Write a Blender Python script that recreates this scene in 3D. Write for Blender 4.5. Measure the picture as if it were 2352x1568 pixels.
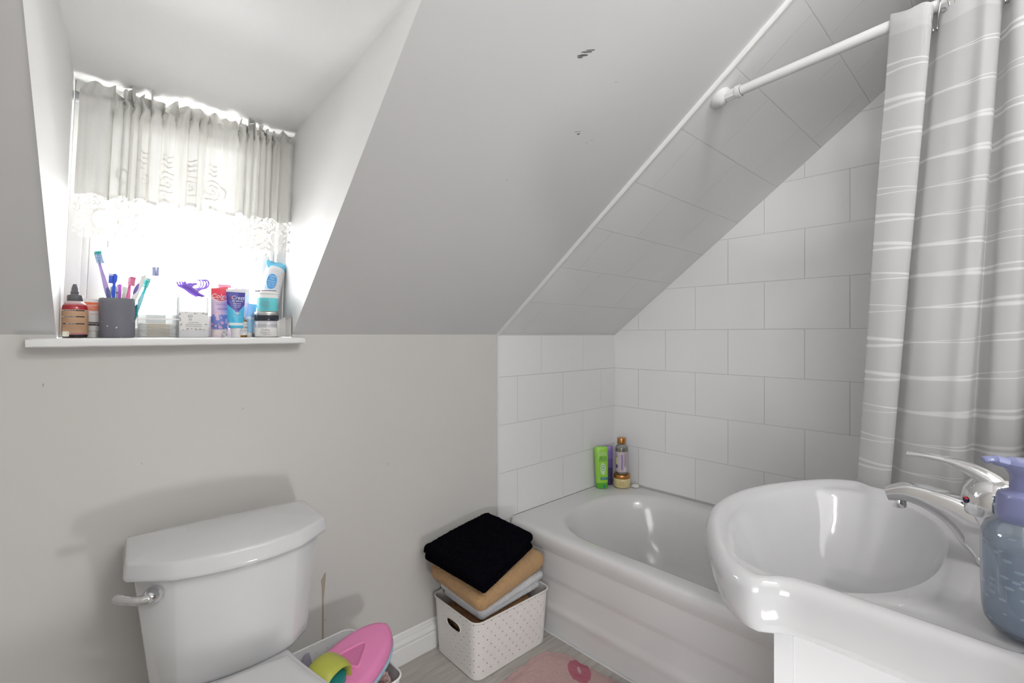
import bpy, bmesh, math, random
from mathutils import Vector, Matrix, noise

# ------------------------------------------------------------------ camera, world, lights, exposure
for o in list(bpy.data.objects): bpy.data.objects.remove(o)
SC = bpy.context.scene
COL = SC.collection
R = math.radians
PI = math.pi

cam_d = bpy.data.cameras.new('camera'); cam = bpy.data.objects.new('camera', cam_d); COL.objects.link(cam)
cam.location = (-2.189, -1.507, 1.165)
cam.rotation_euler = (R(90), 0, R(-43.53))
cam_d.sensor_width = 36.0; cam_d.lens = 16.85; cam_d.shift_y = -0.0068
cam_d.clip_start = 0.02
SC.camera = cam

world = bpy.data.worlds.new('daylight'); SC.world = world; world.use_nodes = True
wn = world.node_tree; wn.nodes.clear()
bg = wn.nodes.new('ShaderNodeBackground'); wo = wn.nodes.new('ShaderNodeOutputWorld')
bg.inputs[0].default_value = (0.97, 0.985, 1.0, 1); bg.inputs[1].default_value = 23.0
tc_ = wn.nodes.new('ShaderNodeTexCoord'); sx_ = wn.nodes.new('ShaderNodeSeparateXYZ'); rp_ = wn.nodes.new('ShaderNodeValToRGB')
rp_.color_ramp.elements[0].position = .42; rp_.color_ramp.elements[0].color = (.92, .93, .93, 1); rp_.color_ramp.elements[1].position = .55; rp_.color_ramp.elements[1].color = (.97, .985, 1, 1)
mr_ = wn.nodes.new('ShaderNodeMapRange'); mr_.inputs[1].default_value = -1; wn.links.new(tc_.outputs['Generated'], sx_.inputs[0]); wn.links.new(sx_.outputs[2], mr_.inputs[0]); wn.links.new(mr_.outputs[0], rp_.inputs[0]); wn.links.new(rp_.outputs[0], bg.inputs[0])
wn.links.new(bg.outputs[0], wo.inputs[0])

SC.view_settings.view_transform = 'Standard'
SC.view_settings.look = 'None'
SC.view_settings.gamma = 1
SC.view_settings.use_curve_mapping = False
SC.view_settings.exposure = -0.02

def lamp(name, kind, loc, power, color=(1, 1, 1), size=0.1, size_y=None, target=None, radius=None):
    d = bpy.data.lights.new(name, kind); d.energy = power; d.color = color
    if kind == 'AREA':
        d.size = size
        if size_y: d.shape = 'RECTANGLE'; d.size_y = size_y
    else: d.shadow_soft_size = radius or size
    o = bpy.data.objects.new(name, d); COL.objects.link(o); o.location = loc
    if target: o.rotation_euler = (Vector(target) - Vector(loc)).to_track_quat('-Z', 'Y').to_euler()
    return o
# area fills added behind and beside the camera, where no windows stand
lamp('back_fill_light', 'AREA', (-1.3, -5.3, 1.15), 6, (.98, .99, 1), 2.4, 1.9, (-1.0, 0, 1.0))
lamp('side_fill_light', 'AREA', (-4.9, -2.7, 1.35), 98, (.98, .99, 1), 1.9, 1.9, (0, -.8, 1.2))
# area fill added under the flat ceiling, imitating light bounced off it
lamp('ceiling_bounce_fill', 'AREA', (-1.4, -2.45, 2.17), 29, (1, .998, .992), 2.2, 1.25, (-1.35, -1.5, .2))
# low fill added beside the vanity to throw the tank's shadow up the wall
lamp('low_fill_light', 'AREA', (-1.60, -1.55, .33), 3.2, (1, 1, 1), .10, .10, (-1.8, 0, .75))

# ------------------------------------------------------------------ material helpers
class NT:
    def __init__(s, name):
        s.m = bpy.data.materials.new(name); s.m.use_nodes = True; s.t = s.m.node_tree; s.t.nodes.clear()
        s.out = s.t.nodes.new('ShaderNodeOutputMaterial')
    def n(s, typ, ins=None, **props):
        k = s.t.nodes.new('ShaderNode' + typ)
        for a, b in props.items(): setattr(k, a, b)
        for a, b in (ins or {}).items(): s.set(k.inputs[a], b)
        return k
    def set(s, sock, v):
        if isinstance(v, bpy.types.NodeSocket): s.t.links.new(v, sock)
        elif isinstance(v, (tuple, list)) and sock.type == 'RGBA' and len(v) == 3: sock.default_value = (*v, 1)
        else: sock.default_value = v
    def ma(s, op, a, b=0.0, c=None):
        k = s.n('Math', operation=op); s.set(k.inputs[0], a); s.set(k.inputs[1], b)
        if c is not None: s.set(k.inputs[2], c)
        return k.outputs[0]
    def mix(s, f, a, b):
        k = s.n('Mix', data_type='RGBA'); s.set(k.inputs['Factor'], f); s.set(k.inputs[6], a); s.set(k.inputs[7], b)
        return k.outputs[2]
    def coord(s, which='Object'): return s.n('TexCoord').outputs[which]
    def xyz(s, v):
        k = s.n('SeparateXYZ', {0: v}); return k.outputs[0], k.outputs[1], k.outputs[2]
    def noise(s, scale, detail=3.0, v=None, rough=.5):
        k = s.n('TexNoise', {'Scale': scale, 'Detail': detail, 'Roughness': rough})
        s.set(k.inputs['Vector'], v if v is not None else s.coord()); return k.outputs['Fac']
    def bump(s, h, strength=.2, dist=.002, normal=None):
        k = s.n('Bump', {'Strength': strength, 'Distance': dist, 'Height': h})
        if normal is not None: s.set(k.inputs['Normal'], normal)
        return k.outputs[0]
    def bsdf(s, **kw):
        k = s.n('BsdfPrincipled')
        for a, b in kw.items(): s.set(k.inputs[a.replace('_', ' ')], b)
        s.t.links.new(k.outputs[0], s.out.inputs[0]); return k
    def surf(s, sh): s.t.links.new(sh, s.out.inputs[0]); return s.m
    def step(s, x, edge): return s.ma('GREATER_THAN', x, edge)

def mat(name, color, rough=.5, metal=0.0, bump=None, coat=0.0, trans=0.0, spec=.5, sheen=0.0, ior=1.45):
    t = NT(name)
    kw = dict(Base_Color=color, Roughness=rough, Metallic=metal, Coat_Weight=coat, Transmission_Weight=trans,
              Specular_IOR_Level=spec, Sheen_Weight=sheen, IOR=ior)
    if bump: kw['Normal'] = t.bump(t.noise(bump[0], 4.0), bump[1], bump[2] if len(bump) > 2 else .002)
    t.bsdf(**kw); return t.m

def clear(name, tint, opacity, gloss=.12, rough=.05):
    """clear plastic or glass: lets light straight through, with a body tint and a shine"""
    t = NT(name)
    tr = t.n('BsdfTransparent', {0: tint}); p = t.n('BsdfPrincipled', {'Base Color': tint, 'Roughness': rough})
    gl = t.n('BsdfGlossy', {'Roughness': rough, 'Color': (1, 1, 1)})
    fr = t.n('Fresnel', {'IOR': 1.45})
    m1 = t.n('MixShader', {0: opacity, 1: tr.outputs[0], 2: p.outputs[0]})
    f = t.ma('ADD', t.ma('MULTIPLY', fr.outputs[0], .8), gloss * .1)
    m2 = t.n('MixShader', {0: f, 1: m1.outputs[0], 2: gl.outputs[0]})
    return t.surf(m2.outputs[0])

def tile_mat(name, row, width, base, grout):
    t = NT(name); uv = t.coord('UV')
    b = t.n('TexBrick', {'Vector': uv, 'Scale': 1.0, 'Mortar Size': .0014, 'Mortar Smooth': .35, 'Bias': 0.0,
                         'Brick Width': width, 'Row Height': row, 'Color1': base, 'Color2': tuple(c * .985 for c in base), 'Mortar': grout})
    b.offset = .5; b.offset_frequency = 2
    h = t.ma('SUBTRACT', 1.0, b.outputs['Fac'])
    wav = t.noise(6.0, 2.0)
    nrm = t.bump(wav, .05, .02)
    nrm = t.bump(h, .75, .002, nrm)
    rough = t.ma('MULTIPLY_ADD', b.outputs['Fac'], .5, .1)
    t.bsdf(Base_Color=b.outputs['Color'], Roughness=rough, Normal=nrm, Specular_IOR_Level=.5)
    return t.m

def band_mat(name, bands, rough=.35, coord='Generated', axis=2, noise_amt=0.0):
    """flat colours in bands along one axis of the part's own box: [(start, colour), ...]"""
    t = NT(name); v = t.xyz(t.coord(coord))[axis]
    if noise_amt: v = t.ma('ADD', v, t.ma('MULTIPLY', t.ma('SUBTRACT', t.noise(60.0), .5), noise_amt))
    r = t.n('ValToRGB', {0: v}); cr = r.color_ramp; cr.interpolation = 'CONSTANT'
    while len(cr.elements) < len(bands): cr.elements.new(.5)
    for e, (p, c) in zip(cr.elements, bands): e.position = p; e.color = (*c, 1)
    t.bsdf(Base_Color=r.outputs[0], Roughness=rough); return t.m

# ------------------------------------------------------------------ mesh helpers
def V(*a): return Vector(a)
def obj(name, bm, mats, parent=None, smooth=True, loc=None, rot=None, angle=40, kind=None):
    bmesh.ops.recalc_face_normals(bm, faces=bm.faces)
    me = bpy.data.meshes.new(name); bm.to_mesh(me); bm.free()
    if not isinstance(mats, (list, tuple)): mats = [mats]
    for m in mats: me.materials.append(m)
    o = bpy.data.objects.new(name, me); COL.objects.link(o)
    if smooth:
        me.polygons.foreach_set('use_smooth', [True] * len(me.polygons))
        me.set_sharp_from_angle(angle=R(angle))
    if parent: o.parent = parent
    if loc: o.location = loc
    if rot: o.rotation_euler = rot
    if kind: o['kind'] = kind
    return o
def thing(name, label, cat, loc=(0, 0, 0), rot=(0, 0, 0), group=None):
    o = bpy.data.objects.new(name, None); COL.objects.link(o); o.location = loc; o.rotation_euler = rot
    o.empty_display_size = .05
    return tag(o, label, cat, group)
def tag(o, label, cat, group=None):
    o['label'] = label; o['category'] = cat
    if group: o['group'] = group
    return o
def dup(root, loc, rot=None, label=None, group=None):
    c = root.copy(); COL.objects.link(c); c.location = loc
    if rot: c.rotation_euler = rot
    if label: c['label'] = label
    if group: c['group'] = group
    for ch in root.children:
        d = ch.copy(); COL.objects.link(d); d.parent = c
        for g in ch.children:
            e = g.copy(); COL.objects.link(e); e.parent = d
    return c

def loft(bm, rings, cap0=True, cap1=True, closed=True, mi=0):
    vr = [[bm.verts.new(p) for p in r] for r in rings]
    n = len(rings[0]); fs = []
    for a, b in zip(vr, vr[1:]):
        for i in range(n if closed else n - 1):
            j = (i + 1) % n
            try: fs.append(bm.faces.new((a[i], a[j], b[j], b[i])))
            except ValueError: pass
    if cap0: fs.append(bm.faces.new(list(reversed(vr[0]))))
    if cap1: fs.append(bm.faces.new(vr[-1]))
    for f in fs: f.material_index = mi
    return vr
def lathe(bm, prof, seg=32, c=(0, 0, 0), cap0=True, cap1=True, sx=1.0, sy=1.0, mi=0):
    rings = [[V(c[0] + r * sx * math.cos(2 * PI * i / seg), c[1] + r * sy * math.sin(2 * PI * i / seg), c[2] + z) for i in range(seg)] for r, z in prof]
    return loft(bm, rings, cap0, cap1, mi=mi)
def frame_at(d):
    d = d.normalized(); up = V(0, 0, 1) if abs(d.z) < .95 else V(1, 0, 0)
    s = d.cross(up).normalized(); return s, s.cross(d).normalized()
def tube(bm, pts, rad, seg=10, caps=True, flat=1.0, closed=False, mi=0, e=2.0):
    pts = [Vector(p) for p in pts]; n = len(pts)
    if not isinstance(rad, (list, tuple)): rad = [rad] * n
    rings = []; s0 = None
    for i, p in enumerate(pts):
        if closed: d = pts[(i + 1) % n] - pts[i - 1]
        else: d = pts[min(i + 1, n - 1)] - pts[max(i - 1, 0)]
        d.normalize()
        if s0 is None: s, u = frame_at(d)
        else:
            s = (s0 - d * s0.dot(d)).normalized(); u = s.cross(d).normalized()
        s0 = s
        r = rad[i]; ra, rb = r if isinstance(r, tuple) else (r, r * flat)
        sg = lambda q: math.copysign(abs(q) ** (2 / e), q)
        rings.append([p + s * ra * sg(math.cos(2 * PI * k / seg)) + u * rb * sg(math.sin(2 * PI * k / seg)) for k in range(seg)])
    if closed: rings.append(rings[0])
    if closed:
        vr = [[bm.verts.new(p) for p in r] for r in rings[:-1]]; vr.append(vr[0])
        for a, b in zip(vr, vr[1:]):
            for i in range(seg): bm.faces.new((a[i], a[(i + 1) % seg], b[(i + 1) % seg], b[i])).material_index = mi
    else: loft(bm, rings, caps, caps, mi=mi)
def spline(pts, n=8):
    pts = [Vector(p) for p in pts]; out = []
    P = [pts[0] * 2 - pts[1]] + pts + [pts[-1] * 2 - pts[-2]]
    for i in range(1, len(P) - 2):
        for k in range(n):
            t = k / n
            out.append(.5 * ((2 * P[i]) + (P[i + 1] - P[i - 1]) * t + (2 * P[i - 1] - 5 * P[i] + 4 * P[i + 1] - P[i + 2]) * t * t
                             + (3 * P[i] - P[i - 1] - 3 * P[i + 1] + P[i + 2]) * t ** 3))
    out.append(pts[-1]); return out
def splinev(vals, n=8):
    return [v.x for v in spline([V(a, 0, 0) for a in vals], n)]
def box(bm, x0, x1, y0, y1, z0, z1, bev=0.0, seg=2, mi=0):
    vs = [bm.verts.new((x, y, z)) for x in (x0, x1) for y in (y0, y1) for z in (z0, z1)]
    idx = [(0, 1, 3, 2), (4, 6, 7, 5), (0, 4, 5, 1), (2, 3, 7, 6), (0, 2, 6, 4), (1, 5, 7, 3)]
    fs = [bm.faces.new([vs[i] for i in f]) for f in idx]
    for f in fs: f.material_index = mi
    if bev:
        es = list({e for f in fs for e in f.edges})
        bmesh.ops.bevel(bm, geom=es, offset=bev, segments=seg, affect='EDGES', profile=.5, material=mi)
def rr(cx, cy, hx, hy, r, z, N=96):
    """rounded-rectangle ring, matched by angle"""
    out = []
    for i in range(N):
        a = 2 * PI * (i + .5) / N; dx, dy = math.cos(a) * hx, math.sin(a) * hy
        k = 1 / max(abs(dx) / hx, abs(dy) / hy); px, py = dx * k, dy * k
        qx, qy = abs(px) - (hx - r), abs(py) - (hy - r)
        if qx > 0 and qy > 0:
            # march along the ray to the corner arc
            lo, hi = 0.0, 1.0
            for _ in range(24):
                m = (lo + hi) / 2; ax, ay = max(abs(px * m) - (hx - r), 0), max(abs(py * m) - (hy - r), 0)
                if ax * ax + ay * ay > r * r: hi = m
                else: lo = m
            px, py = px * lo, py * lo
        out.append(V(cx + px, cy + py, z))
    return out
def sup(cx, cy, hx, hy, e, z, N=48):
    out = []
    for i in range(N):
        a = 2 * PI * i / N; c, s = math.cos(a), math.sin(a)
        out.append(V(cx + hx * math.copysign(abs(c) ** (2 / e), c), cy + hy * math.copysign(abs(s) ** (2 / e), s), z))
    return out
def chaikin(poly, n=2, w=.25):
    for _ in range(n):
        q = []
        for i, p in enumerate(poly):
            b = poly[(i + 1) % len(poly)]
            q += [p.lerp(b, w), p.lerp(b, 1 - w)]
        poly = q
    return poly
def prism(bm, poly2, h, plane='xz', off=0.0, mi=0):
    """extrude a 2D outline along the third axis (from off to off+h)"""
    f3 = {'xz': lambda a, b, c: V(a, c, b), 'xy': lambda a, b, c: V(a, b, c), 'yz': lambda a, b, c: V(c, a, b)}[plane]
    loft(bm, [[f3(a, b, off) for a, b in poly2], [f3(a, b, off + h) for a, b in poly2]], mi=mi)
def quad_uv(bm, corners, uvf, nx=1, ny=1, mi=0):
    """bilinear patch a,b,c,d with metre-scale uv from a function"""
    uvl = bm.loops.layers.uv.verify(); a, b, c, d = [Vector(p) for p in corners]
    g = [[bm.verts.new(a.lerp(b, i / nx).lerp(d.lerp(c, i / nx), j / ny)) for i in range(nx + 1)] for j in range(ny + 1)]
    for j in range(ny):
        for i in range(nx):
            f = bm.faces.new((g[j][i], g[j][i + 1], g[j + 1][i + 1], g[j + 1][i])); f.material_index = mi
            for l in f.loops: l[uvl].uv = uvf(l.vert.co)
    return g
def lettering(s, size, material, parent, loc, rot=(PI / 2, 0, 0), align='CENTER', shear=0.0, bend=None, stretch=(1, 1), name='lettering', depth=.00015, space=1.0):
    c = bpy.data.curves.new('lettering', 'FONT'); c.body = s; c.size = size; c.align_x = align; c.align_y = 'CENTER'
    c.shear = shear; c.extrude = depth; c.resolution_u = 3; c.space_character = space
    t = bpy.data.objects.new('lettering_source', c); COL.objects.link(t)
    dg = bpy.context.evaluated_depsgraph_get(); me = bpy.data.meshes.new_from_object(t.evaluated_get(dg))
    bpy.data.objects.remove(t)
    for v in me.vertices:
        v.co.x *= stretch[0]; v.co.y *= stretch[1]
        if bend:                                   # wrap round a vertical cylinder of radius bend
            a = v.co.x / bend; rr_ = bend + v.co.z
            v.co.x = math.sin(a) * rr_; v.co.z = math.cos(a) * rr_ - bend
    me.materials.clear(); me.materials.append(material)
    o = bpy.data.objects.new(name, me); COL.objects.link(o); o.parent = parent; o.location = loc; o.rotation_euler = rot
    return o

# ------------------------------------------------------------------ materials
M = {}
def paint(name, col, rough=.45, mott=.03):
    t = NT(name)
    n1 = t.noise(2.2, 4.0); n2 = t.noise(140.0, 3.0)
    c = t.mix(n1, tuple(x * (1 - mott) for x in col), tuple(min(1, x * (1 + mott)) for x in col))
    t.bsdf(Base_Color=c, Roughness=rough, Normal=t.bump(n2, .06, .002)); return t.m
M['knee'] = paint('beige_grey_wall_paint', (.59, .576, .553))
M['slope'] = paint('grey_ceiling_paint', (.645, .645, .65))
M['dormer'] = paint('white_dormer_paint', (.91, .907, .90), .5, .015)
M['trim'] = paint('white_gloss_trim_paint', (.82, .82, .81), .25, .015)
M['drip'] = mat('brown_drip_stain', (.38, .32, .25), .5)
M['scuff'] = mat('dark_scuff_mark', (.13, .125, .115), .7)
M['scuff2'] = mat('faint_scuff_mark', (.40, .395, .38), .7)
M['caulk'] = mat('white_caulk', (.70, .70, .70), .45)
M['tile'] = tile_mat('white_ceramic_tile', .203, .305, (.80, .80, .805), (.60, .60, .60))
M['tile_slope'] = tile_mat('white_ceramic_tile_on_slope', .2, .305, (.80, .80, .805), (.67, .67, .67))
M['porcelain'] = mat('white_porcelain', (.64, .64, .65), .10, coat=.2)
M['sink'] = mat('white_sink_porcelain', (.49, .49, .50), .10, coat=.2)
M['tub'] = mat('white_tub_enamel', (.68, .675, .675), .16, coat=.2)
M['seat'] = mat('white_seat_plastic', (.64, .64, .64), .25)
M['chrome'] = mat('chrome', (.78, .78, .79), .08, 1.0)
M['steel'] = mat('brushed_steel', (.62, .62, .62), .28, 1.0)
M['hook'] = mat('dark_hook_wire', (.30, .30, .30), .3, 1.0)
M['white_metal'] = mat('white_enamelled_tube', (.68, .68, .68), .25)
M['cabinet'] = mat('white_cabinet_laminate', (.64, .64, .65), .22)
M['white'] = mat('white_plastic', (.82, .82, .81), .35)
M['black'] = mat('black_print', (.03, .03, .035), .5)
M['ink'] = mat('grey_print', (.25, .25, .27), .5)
M['glass'] = clear('window_glass', (1, 1, 1), 0.0, .1, .01)
M['acrylic'] = clear('clear_acrylic', (.97, .98, .98), .06, .4, .05)
M['clear_glass'] = clear('clear_jar_glass', (.93, .95, .95), .12, .6, .04)

def wood_floor():
    t = NT('grey_wood_look_plank'); uv = t.coord('UV')
    b = t.n('TexBrick', {'Vector': uv, 'Scale': 1.0, 'Mortar Size': .0009, 'Mortar Smooth': .2, 'Brick Width': 1.22, 'Row Height': .15,
                         'Color1': (.33, .30, .27), 'Color2': (.25, .23, .21), 'Mortar': (.09, .08, .075)})
    b.offset = .37
    mp = t.n('Mapping', {'Vector': uv, 'Scale': (2.0, 26.0, 1.0)})
    g = t.noise(3.0, 6.0, mp.outputs[0], .65)
    g = t.ma('POWER', g, 1.6); c = t.mix(t.ma('MULTIPLY', g, 1.5), b.outputs['Color'], (.58, .55, .52))
    t.bsdf(Base_Color=c, Roughness=.42, Normal=t.bump(t.ma('SUBTRACT', 1.0, b.outputs['Fac']), .4, .001)); return t.m
M['floor'] = wood_floor()

# ------------------------------------------------------------------ the room
KZ = 1.165; SL = .766; LX = -2.7; OX = -5.1; FY = -1.6; CZ = 2.3; BY = -5.5; CY = -(CZ - KZ) / SL
def struct(name, bm, m, smooth=False, parent=None): return obj(name, bm, m, parent, smooth, kind='structure')
nouv = lambda co: (co.x, co.y)
bm = bmesh.new(); quad_uv(bm, [(OX, BY, 0), (.1, BY, 0), (.1, .05, 0), (OX, .05, 0)], lambda co: (co.x + 3.1, -co.y + .045)); struct('floor', bm, M['floor'])

# knee wall under the slope, with the brown drip and small marks set in its face
bm = bmesh.new()
for x0, x1, z1 in ((LX, -2.189, KZ), (-2.189, -1.676, 1.1372), (-1.676, 0, KZ)):
    quad_uv(bm, [(x0, 0, 0), (x1, 0, 0), (x1, 0, z1), (x0, 0, z1)], nouv)
def stain(bm, poly, mi, y=-.0006): prism(bm, poly, .0006, 'xz', y, mi)
stain(bm, [(-1.5865, .39), (-1.5845, .375), (-1.583, .33), (-1.5845, .0), (-1.578, .0), (-1.5775, .33), (-1.5745, .36), (-1.5715, .39), (-1.5705, .412), (-1.5765, .409), (-1.583, .397)], 1)
for x, z, w, h in ((-2.211, 1.051, .002, .006), (-1.354, .715, .003, .003), (-2.035, .842, .002, .002), (-1.807, .956, .002, .003), (-1.5735, .262, .003, .0025), (-1.352, .101, .0015, .006), (-1.43, .07, .002, .002)):
    stain(bm, [(x - w, z), (x, z - h), (x + w, z + h * .3), (x, z + h)], 2)
struct('wall_back', bm, [M['knee'], M['drip'], M['scuff2']])

# sloping ceiling with the dormer opening cut in it
def sp(x, y, o=0.0): return V(x, y - o * .608, KZ - SL * y - o * .794)     # o = distance below the slope
DY = -.816
A0, A1, B1, B0 = (-2.189, 0), (-1.676, 0), (-1.72, DY), (-2.235, DY)
bm = bmesh.new()
for q in ([(LX, 0), A0, B0, (LX, DY)], [A1, (0, 0), (0, DY), B1], [(LX, DY), B0, B1, (0, DY), (0, CY), (LX, CY)]):
    bm.faces.new([bm.verts.new(sp(*p)) for p in q])
bmesh.ops.remove_doubles(bm, verts=bm.verts, dist=1e-5)
rnd = random.Random(4)
def scratch(bm, x, y, L, w, ang, mi):
    """a thin lens-shaped mark lying in the slope"""
    ca, sa = math.cos(ang), math.sin(ang); pts = []
    for k in range(10):
        a = 2 * PI * k / 10; px, py = math.cos(a) * L * (1 + .25 * rnd.uniform(-1, 1)), math.sin(a) * w * (1 + .4 * rnd.uniform(-1, 1))
        pts.append((x + px * ca - py * sa, y + (px * sa + py * ca) * .79))
    f = bm.faces.new([bm.verts.new(sp(a, b, .0006)) for a, b in pts]); f.material_index = mi
for dx, dy, L, w in ((0, 0, .016, .0022), (.004, .008, .015, .0016), (.008, .013, .012, .0012), (.016, .016, .006, .001), (-.004, -.005, .008, .0012)):
    scratch(bm, -1.322 + dx, -.828 + dy * -1, L, w, R(-25), 1)
scratch(bm, -1.186, -.703, .011, .002, R(-30), 2); scratch(bm, -1.178, -.7, .006, .002, R(-30), 1)
for x, y in ((-1.13, -.69), (-1.12, -.70), (-1.30, -.55), (-1.18, -.82)): scratch(bm, x, y, .004, .001, R(-30), 2)
struct('ceiling_slope', bm, [M['slope'], M['scuff'], M['scuff2']])
bm = bmesh.new(); quad_uv(bm, [(OX, BY, CZ), (.0, BY, CZ), (.0, CY, CZ), (OX, CY, CZ)], nouv); struct('ceiling', bm, M['slope'])

# dormer: two cheeks, its own ceiling, sill board, window
def cheek(name, f0, f1, b0, b1):
    bm = bmesh.new(); quad_uv(bm, [f0, b0, b1, f1], nouv, 8, 8); struct(name, bm, M['dormer'], True)
cheek('wall_dormer_left', (-2.189, 0, 1.157), (-2.2365, DY - .026, 1.81), (-2.179, .105, 1.157), (-2.1535, .105, 1.812))
cheek('wall_dormer_right', (-1.676, 0, 1.157), (-1.7215, DY - .026, 1.81), (-1.673, .105, 1.157), (-1.6425, .105, 1.812))
bm = bmesh.new(); g = quad_uv(bm, [(-2.26, DY, 1.79), (-1.695, DY, 1.79), (-1.62, .105, 1.797), (-2.18, .105, 1.797)], nouv, 40, 12)
for j, row in enumerate(g):
    for v in row:
        v.co.z += .003 * noise.noise(V(v.co.x * 9, v.co.y * 9, 1)) * (1 if j < 12 else 2.2)
struct('ceiling_dormer', bm, M['dormer'], True)
bm = bmesh.new()
# painted sill board with a rounded nose and lumpy edge
rings = []
for i in range(41):
    x = -2.238 + .586 * i / 40; w = .0008 * noise.noise(V(x * 20, 0, 3)); t = .0215 - .003 * i / 40 + w
    if i in (0, 40): prof = [(-.046, 1.153), (-.048, 1.157 - t * .5), (-.046, 1.157 - t * .9)]
    else: prof = [(-.047, 1.1568), (-.0515, 1.154), (-.0525, 1.147), (-.0515, 1.157 - t * .85), (-.046, 1.157 - t)]
    if len(prof) == 3: prof = [prof[0], prof[0], prof[1], prof[2], prof[2]]
    back = .0 if (x < -2.19 or x > -1.676) else .0
    ring = [V(x, y, z) for y, z in prof] + [V(x, -.0005, 1.157 - t), V(x, -.0005, 1.1568)]
    rings.append(ring)
loft(bm, rings)
box(bm, -2.186, -1.675, -.001, .104, 1.137, 1.1568)
struct('windowsill', bm, M['trim'], True)

def skew(bm):
    for v in bm.verts: v.co.x += .042 * (v.co.z - 1.157)
    return bm
WX0, WX1, WZ0, WZ1 = -2.181, -1.671, 1.155, 1.80
bm = bmesh.new()
def ring_frame(bm, x0, x1, z0, z1, w, y0, y1, bev=.002, wb=None, wt=None):
    wb = w if wb is None else wb; wt = w if wt is None else wt
    box(bm, x0, x0 + w, y0, y1, z0, z1, bev); box(bm, x1 - w, x1, y0, y1, z0, z1, bev)
    box(bm, x0 + w, x1 - w, y0, y1, z0, z0 + wb, bev); box(bm, x0 + w, x1 - w, y0, y1, z1 - wt, z1, bev)
ring_frame(bm, WX0, WX1, WZ0, WZ1, .028, .095, .17); ring_frame(bm, WX0 + .028, WX1 - .028, WZ0 + .02, WZ1 - .028, .014, .115, .17)
win = struct('window_1', skew(bm), M['trim'], True)
bm = bmesh.new(); ring_frame(bm, WX0 + .042, WX1 - .042, 1.392, 1.758, .034, .145, .17, .003, .022, .03); struct('upper_sash', skew(bm), M['trim'], True, win)
bm = bmesh.new(); ring_frame(bm, WX0 + .042, WX1 - .042, 1.175, 1.412, .036, .118, .143, .003, .045, .02); struct('lower_sash', skew(bm), M['trim'], True, win)
bm = bmesh.new(); box(bm, WX0 + .07, WX1 - .07, .156, .159, 1.41, 1.73); struct('pane', skew(bm), M['glass'], False, win)
bm = bmesh.new(); box(bm, WX0 + .07, WX1 - .07, .129, .132, 1.22, 1.40); struct('pane', skew(bm), M['glass'], False, win)

# tiled end wall and the tiled parts of the knee wall and slope, a tile's thickness proud
bm = bmesh.new()
endp = [(0, 0), (FY, 0), (FY, CZ), (CY, CZ), (0, KZ)]
uvl = bm.loops.layers.uv.verify()
f = bm.faces.new([bm.verts.new((0, y, z)) for y, z in endp])
for l in f.loops: l[uvl].uv = (-l.vert.co.y - .1555 + .915, l.vert.co.z - .985 + 2.03)
struct('wall_right', bm, M['tile'])
TX = -.843; TT = .008
bm = bmesh.new(); quad_uv(bm, [(TX, -TT, 0), (0, -TT, 0), (0, -TT, KZ + .004), (TX, -TT, KZ + .004)], lambda co: (-co.x - .4275 + .915, co.z - .985 + 2.03))
g = quad_uv(bm, [(TX, 0, 0), (TX, -TT, 0), (TX, -TT, KZ), (TX, 0, KZ)], lambda co: (.05, .1))
struct('wall_alcove', bm, M['tile'])
bm = bmesh.new(); sl = math.sqrt(1 + SL * SL)
quad_uv(bm, [sp(TX, 0, TT), sp(0, 0, TT), sp(0, CY, TT), sp(TX, CY, TT)], lambda co: (-co.x - .423 + .915, (co.z - KZ) / SL * sl - .012 - .0 + 1.0 + .0))
struct('ceiling_alcove', bm, M['tile_slope'])
# edge trims of the tile
bm = bmesh.new(); loft(bm, [[sp(TX - .007, y, 0), sp(TX - .007, y, TT + .001), sp(TX - .003, y, TT + .004), sp(TX + .004, y, TT + .004), sp(TX + .006, y, TT)] for y in (.0, CY)]); struct('trim_1', bm, M['caulk'])
bm = bmesh.new(); box(bm, TX - .006, TX + .002, -TT - .0015, 0, 0, KZ - .004, .0015); struct('trim_2', bm, M['caulk'])
bm = bmesh.new(); tube(bm, [(-.757, -TT, .3875), (-.003, -TT, .3875)], .0032, 6); tube(bm, [(-.002, -TT, .3875), (-.002, -1.52, .3875)], .0032, 6); struct('trim_3', bm, M['caulk'])
# the side and front walls behind the camera, with the open doorway and the hall beyond
bm = bmesh.new(); bm.faces.new([bm.verts.new((LX, y, z)) for y, z in [(0, 0), (0, KZ), (CY, CZ), (CY, 0)]]); struct('wall_left', bm, M['knee'])
bm = bmesh.new(); box(bm, OX, 0, BY - .1, BY, 0, CZ)
struct('wall_front', bm, M['knee'])
bm = bmesh.new(); bm.faces.new([bm.verts.new(p) for p in [(OX, BY, 0), (OX, CY, 0), (OX, CY, CZ), (OX, BY, CZ)]]); struct('wall_far_left', bm, M['knee'])
bm = bmesh.new(); bm.faces.new([bm.verts.new(p) for p in [(OX, CY, 0), (LX, CY, 0), (LX, CY, CZ), (OX, CY, CZ)]]); struct('wall_near_left', bm, M['knee'])
bm = bmesh.new(); box(bm, -.80, .0, -1.60, -1.525, 0, CZ); struct('wall_shower_end', bm, M['knee'])
bm = bmesh.new(); box(bm, -1.62, -.80, -1.66, -1.59, 0, 1.02); struct('wall_behind_vanity', bm, M['knee'])
bm = bmesh.new(); bm.faces.new([bm.verts.new(p) for p in [(0, -1.6, 0), (0, BY, 0), (0, BY, CZ), (0, -1.6, CZ)]]); struct('wall_back_right', bm, M['knee'])
bm = bmesh.new(); prof = [(0, 0), (-.016, 0), (-.016, .056), (-.0125, .0595), (-.0125, .063), (-.0165, .068), (-.0165, .074), (-.0125, .079), (-.0085, .084), (-.0085, .091), (-.005, .094), (-.005, .101), (-.002, .105), (0, .106)]
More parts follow.
